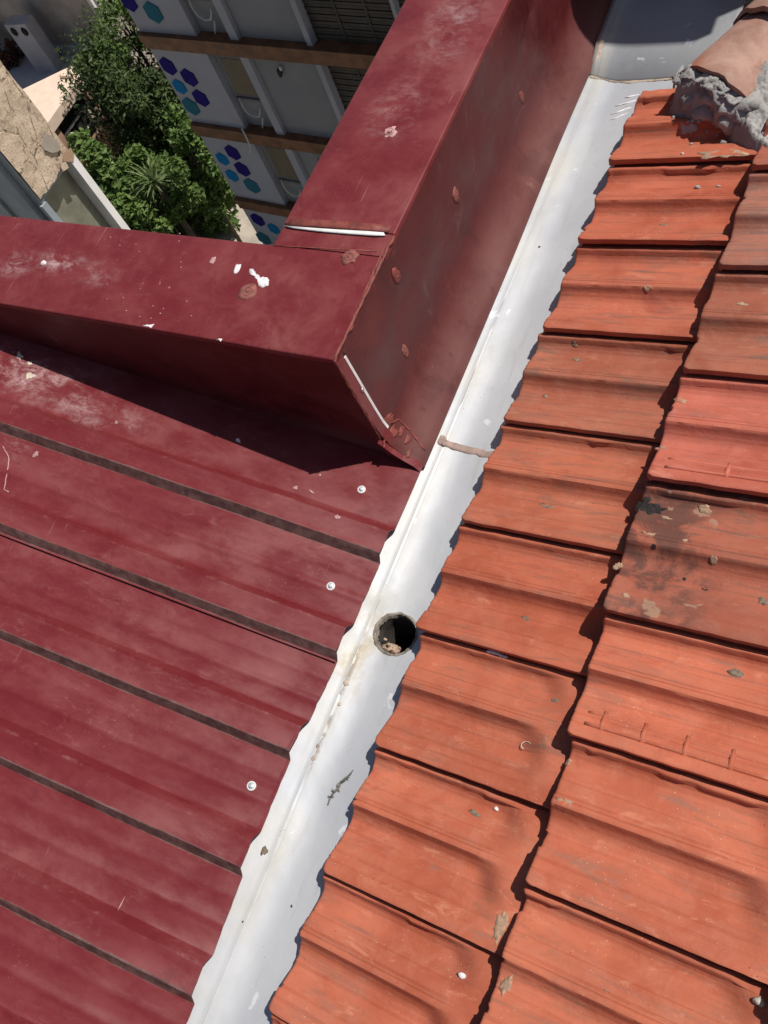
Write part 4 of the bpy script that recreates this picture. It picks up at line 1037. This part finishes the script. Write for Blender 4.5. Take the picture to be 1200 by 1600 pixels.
# --- small peach house
ZH = 16.0; zr = CAM.z - ZH
hs = thing('peach_house', 'small peach rendered house with flat roof and window behind the stucco pier', 'house', (-20, 13.9, GZ))
def RH(u, v, dz=0): return hz(u, v, zr + dz)
pD, pC_, pE, pF = RH(75, 190), RH(130, 114), RH(113, 102), RH(30, 142)
xr = (pD.x + pC_.x) / 2; ysd = pD.y - 1.2; ynd = pC_.y
top = [(xr, ysd), (xr, ynd), (pE.x, pE.y), (pF.x, pF.y), (pF.x - 1.0, ysd)]
def prism(pts, z0, z1):
    n = len(pts); return MB().add([(x, y, z0) for x, y in pts] + [(x, y, z1) for x, y in pts], [list(range(n))[::-1], list(range(n, 2 * n))] + [[i, (i + 1) % n, n + (i + 1) % n, n + i] for i in range(n)])
o = prism(top, zr - .38, zr).build('roof_slab', M['peach'], hs)
xw = xr - .12
wallp = [(xw, ysd + .15), (xw, pD.y + .25), (xw - .9, pD.y + .25), (xw - .9, ynd - .1), (pF.x, pF.y - .2), (pF.x - .8, ysd + .15)]
prism(wallp, GZ + .01, zr - .382).build('wall', M['salmon'], hs)
MB().box((xw - .10, ynd - .30, GZ + .01), (xw + .02, ynd - .05, zr - .384)).build('corner_post', M['salmon'], hs)
MB().box((xr - .25, ynd - .30, zr + .002), (xr - .85, ynd + .02, zr + .12)).build('roof_kerb', M['peach'], hs)
wv = MB().box((xw - .30, pD.y + .26, zr - 1.9), (xw - .24, ynd - .32, zr - .39)).build('window', M['dark'], hs)
for k in range(3): MB().box((xw - .22, pD.y + .27, zr - 1.0 - k * .55), (xw - .16, ynd - .32, zr - .94 - k * .55)).build('rail', M['frame'], wv)
MB().box((xw - .06, pD.y + .26, GZ + .01), (xw + .0, ynd - .31, zr - 1.95)).build('wall', M['salmon'], hs)
MB().tube([RH(85, 183, -.5), RH(97, 200, -.9), RH(108, 208, -1.1), RH(118, 210, -1.2), RH(128, 209, -1.2)], .045, 6).build('drain_pipe', M['frame'], hs, True)
cl = thing('hanging_cloth', 'cream cloth hanging at the window of the peach house', 'cloth', tuple(RH(138, 168, -1.0)))
q = RH(138, 168, -1.0)
MB().grid(lambda a, b: q + Vector((.10 * math.sin(a * 9), a * .55 - .28, -b * .55 + .1)), linspace(0, 1, 12), linspace(0, 1, 6)).build('fold', M['cloth'], cl, True)
q2 = RH(148, 190, -1.6)
MB().grid(lambda a, b: q2 + Vector((.10 * math.sin(a * 7 + 1), a * .4 - .2, -b * .8 + .2)), linspace(0, 1, 12), linspace(0, 1, 6)).build('fold', M['cloth'], cl, True)

# --- shaded rear building, its terrace and vent stack
YR = 22.0; zter = CAM.z - 17.0
xr0 = hit(150, 20, (0, YR, 0), (0, 1, 0)).x
rb = thing('rear_building', 'shaded brown grey rear building with a pale drainpipe at its corner', 'building', (xr0 - 6, YR, GZ))
MB().box((xr0 - 26, YR, GZ + .01), (xr0, YR + 8, CAM.z - 6.5)).build('wall', M['dark_render'], rb)
MB().box((xr0 - 26, YR - .14, zter + .002), (xr0 - .5, YR - .002, zter + .35)).build('plinth', M['terrace'], rb)
for dx in (.12, .42): MB().tube([(xr0 + dx, YR - .05, GZ + .01), (xr0 + dx, YR - .05, CAM.z - 7)], .085, 8).build('drainpipe', M['frame'], rb, True)
MB().box((xr0 - 26, 19.6, GZ + .01), (xr0 - 1.6, YR - .15, zter)).build('terrace', M['terrace'], rb)
vb = hz(75, 112, zter); vt = hit(25, 38, vb, (0, 1, 0))
vs = thing('vent_stack', 'grey rectangular vent stack with two dark holes on the shaded terrace', 'vent', tuple(vb))
hh = vt.z - vb.z
MB().box((vb.x - .55, vb.y - .02, vb.z + .002), (vb.x + .55, vb.y + .5, vb.z + hh)).build('stack', M['terrace'], vs)
for k in (-.25, .3): MB().lump((vb.x + k, vb.y - .03, vb.z + hh - .28), (.15, .06, .17), 1, .1).build('vent_hole', M['dark'], vs, True)
# sunlit pavement slab behind
MB().box((xr0 + 1.2, 24.0, GZ + .01), (xr0 + 9, 40, GZ + .25)).build('courtyard_slab', M['concrete'])
bpy.data.objects['courtyard_slab']['kind'] = 'structure'

# ------------------------------------------------------------------ vegetation
def foliage(c, rad, n, size, seed, clumps=26, asp=1.6, hole=.25):
    rn = random.Random(seed); m_v = []; m_f = []
    cl = []
    while len(cl) < clumps:
        d = Vector((rn.gauss(0, 1), rn.gauss(0, 1), rn.gauss(0, .9))).normalized() * rn.uniform(.35, 1.0) ** .6
        cl.append((Vector((d.x * rad[0], d.y * rad[1], d.z * rad[2])), rn.uniform(.22, .46)))
    for i in range(n):
        k, r = cl[rn.randrange(clumps)]
        d = Vector((rn.gauss(0, 1), rn.gauss(0, 1), rn.gauss(0, 1))).normalized() * (rn.random() ** .45) * r
        p = Vector(c) + k + Vector((d.x * rad[0], d.y * rad[1], d.z * rad[2]))
        nrm = (Vector((rn.gauss(0, .7), rn.gauss(0, .7), rn.uniform(.1, 1))) + d.normalized() * .6).normalized()
        a = nrm.orthogonal().normalized(); a = Matrix.Rotation(rn.uniform(0, 6.28), 3, nrm) @ a; b = nrm.cross(a)
        s = size * rn.choice((.5, .7, .85, 1.0, 1.2, 1.5)); q = len(m_v)
        m_v += [p - a * s * asp * .5, p + b * s * .42 + nrm * s * .1, p + a * s * asp * .5 - nrm * s * .15, p - b * s * .42 + nrm * s * .1]
        m_f.append([q, q + 1, q + 2, q + 3])
    return m_v, m_f, cl
def tree(name, base, c, rad, n, size, seed, mat, label, cat, group=None, clumps=26, tr=.16, asp=1.6):
    base = Vector(base); c = Vector(c)
    t = thing(name, label, cat, tuple(base), group)
    v, f, cl = foliage(c, rad, n, size, seed, clumps, asp)
    cr = obj('crown', v, f, mat, t)
    m = MB(); mid = base.lerp(c, .5) + Vector((.1, -.08, 0))
    m.tube([base, mid, c - Vector((0, 0, rad[2] * .1))], [tr, tr * .75, tr * .35], 8)
    rn = random.Random(seed)
    for k, r in cl[:9]:
        a = base.lerp(c, rn.uniform(.82, .95)); b = c + k * .7
        m.tube([a, a.lerp(b, .5) + Vector((0, 0, .15)), b], [tr * .4, tr * .25, tr * .08], 5)
    m.build('trunk', M['bark'], t, True); return t
def at(u, v, zdep): p = hz(u, v, CAM.z - zdep); return p
def planted(u, v, zdep):
    p = at(u, v, zdep); return p, Vector((p.x, p.y, GZ))
def plant_tree(name, u, v, zdep, rad, n, size, seed, mat, label, cat, **k):
    p, b = planted(u, v, zdep)
    if name == 'flowering_shrub': b = p - Vector((0, 0, 1.1))     # a spray growing out of the shrubs
    return tree(name, b, p, rad, n, size, seed, M[mat], label, cat, **k)
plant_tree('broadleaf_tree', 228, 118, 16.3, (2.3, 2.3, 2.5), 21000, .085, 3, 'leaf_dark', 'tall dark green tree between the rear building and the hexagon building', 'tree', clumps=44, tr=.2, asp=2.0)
plant_tree('broadleaf_tree', 160, 95, 15.2, (.85, .9, .8), 4200, .085, 8, 'leaf_mid', 'yellow green tree crown beside the peach house roof', 'tree', clumps=14, tr=.12)
plant_tree('broadleaf_tree', 200, 48, 15.2, (1.2, 1.2, 1.1), 5200, .085, 11, 'leaf_mid', 'lighter tree top against the sunlit courtyard slab', 'tree', clumps=18, tr=.12)
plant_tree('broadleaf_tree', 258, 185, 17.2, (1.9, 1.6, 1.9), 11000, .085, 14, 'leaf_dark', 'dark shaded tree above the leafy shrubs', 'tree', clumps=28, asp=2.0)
plant_tree('leafy_shrub', 184, 272, 17.6, (1.4, 1.3, 1.4), 5600, .14, 21, 'leaf_mid', 'bright green shrub left of the spiky yucca', 'shrub', clumps=26, tr=.08)
plant_tree('leafy_shrub', 302, 258, 17.7, (1.35, 1.3, 1.7), 6000, .14, 22, 'leaf_mid', 'bright green shrub right of the yucca beside the path', 'shrub', clumps=26, tr=.08)
plant_tree('leafy_shrub', 200, 330, 18.2, (1.35, 1.3, 1.2), 5200, .14, 23, 'leaf_mid', 'low bright green shrub just above the maroon parapet', 'shrub', clumps=22, tr=.08)
plant_tree('leafy_shrub', 330, 322, 20.5, (1.05, .9, .9), 2800, .14, 24, 'leaf_mid', 'small green shrub overhanging the sunlit path', 'shrub', clumps=14, tr=.07)
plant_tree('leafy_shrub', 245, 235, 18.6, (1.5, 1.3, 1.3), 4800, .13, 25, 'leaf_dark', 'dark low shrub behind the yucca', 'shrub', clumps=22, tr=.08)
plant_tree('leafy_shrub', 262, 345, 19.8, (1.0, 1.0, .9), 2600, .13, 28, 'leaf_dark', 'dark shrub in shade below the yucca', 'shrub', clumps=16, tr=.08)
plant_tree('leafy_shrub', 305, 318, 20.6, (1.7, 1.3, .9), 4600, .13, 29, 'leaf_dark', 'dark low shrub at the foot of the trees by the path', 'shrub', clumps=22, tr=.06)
plant_tree('leafy_shrub', 250, 322, 18.3, (1.1, 1.0, 1.0), 3600, .13, 30, 'leaf_mid', 'green shrub at the foot of the yucca', 'shrub', clumps=18, tr=.06)
plant_tree('flowering_shrub', 297, 207, 17.0, (.40, .40, .38), 420, .13, 26, 'blossom', 'cream blossom cluster at the corner of the hexagon building', 'shrub', clumps=8, tr=.04)
plant_tree('red_leaf_tree', 2, 82, 16.6, (.9, .8, 1.1), 2600, .10, 27, 'leaf_rust', 'dark red leaved tree beside the grey vent stack', 'tree', clumps=14, tr=.1)
# yucca
yc, yb_ = planted(242, 284, 17.2)
yu = thing('yucca', 'spiky pale green yucca rosette between the leafy shrubs', 'yucca', tuple(yb_))
MB().tube([yb_, yb_.lerp(yc, .5) + Vector((.06, 0, 0)), yc], [.14, .11, .09], 8).build('trunk', M['bark'], yu, True)
lm = None; rn = random.Random(4)
lv = [(0, -.03, 0), (0, .03, 0), (.35, -.04, .03), (.35, .04, .03), (.70, -.03, .0), (.70, .03, .0), (.98, 0, -.10), (.35, 0, .012), (.70, 0, -.018)]
lf = [(0, 2, 7), (0, 7, 1), (1, 7, 3), (2, 4, 8, 7), (7, 8, 5, 3), (4, 6, 8), (8, 6, 5)]
for i in range(64):
    if lm is None:
        lm = bpy.data.meshes.new('leaf'); lm.from_pydata(lv, [], lf); lm.materials.append(M['leaf_yucca'])
    o = bpy.data.objects.new('leaf', lm); COL.objects.link(o); o.parent = yu
    el = rn.uniform(-.55, 1.35); az = i * 2.39996
    o.location = yc - yb_; o.rotation_euler = (rn.uniform(-.3, .3), -el, az); s = rn.uniform(.75, 1.1); o.scale = (s, s, s)
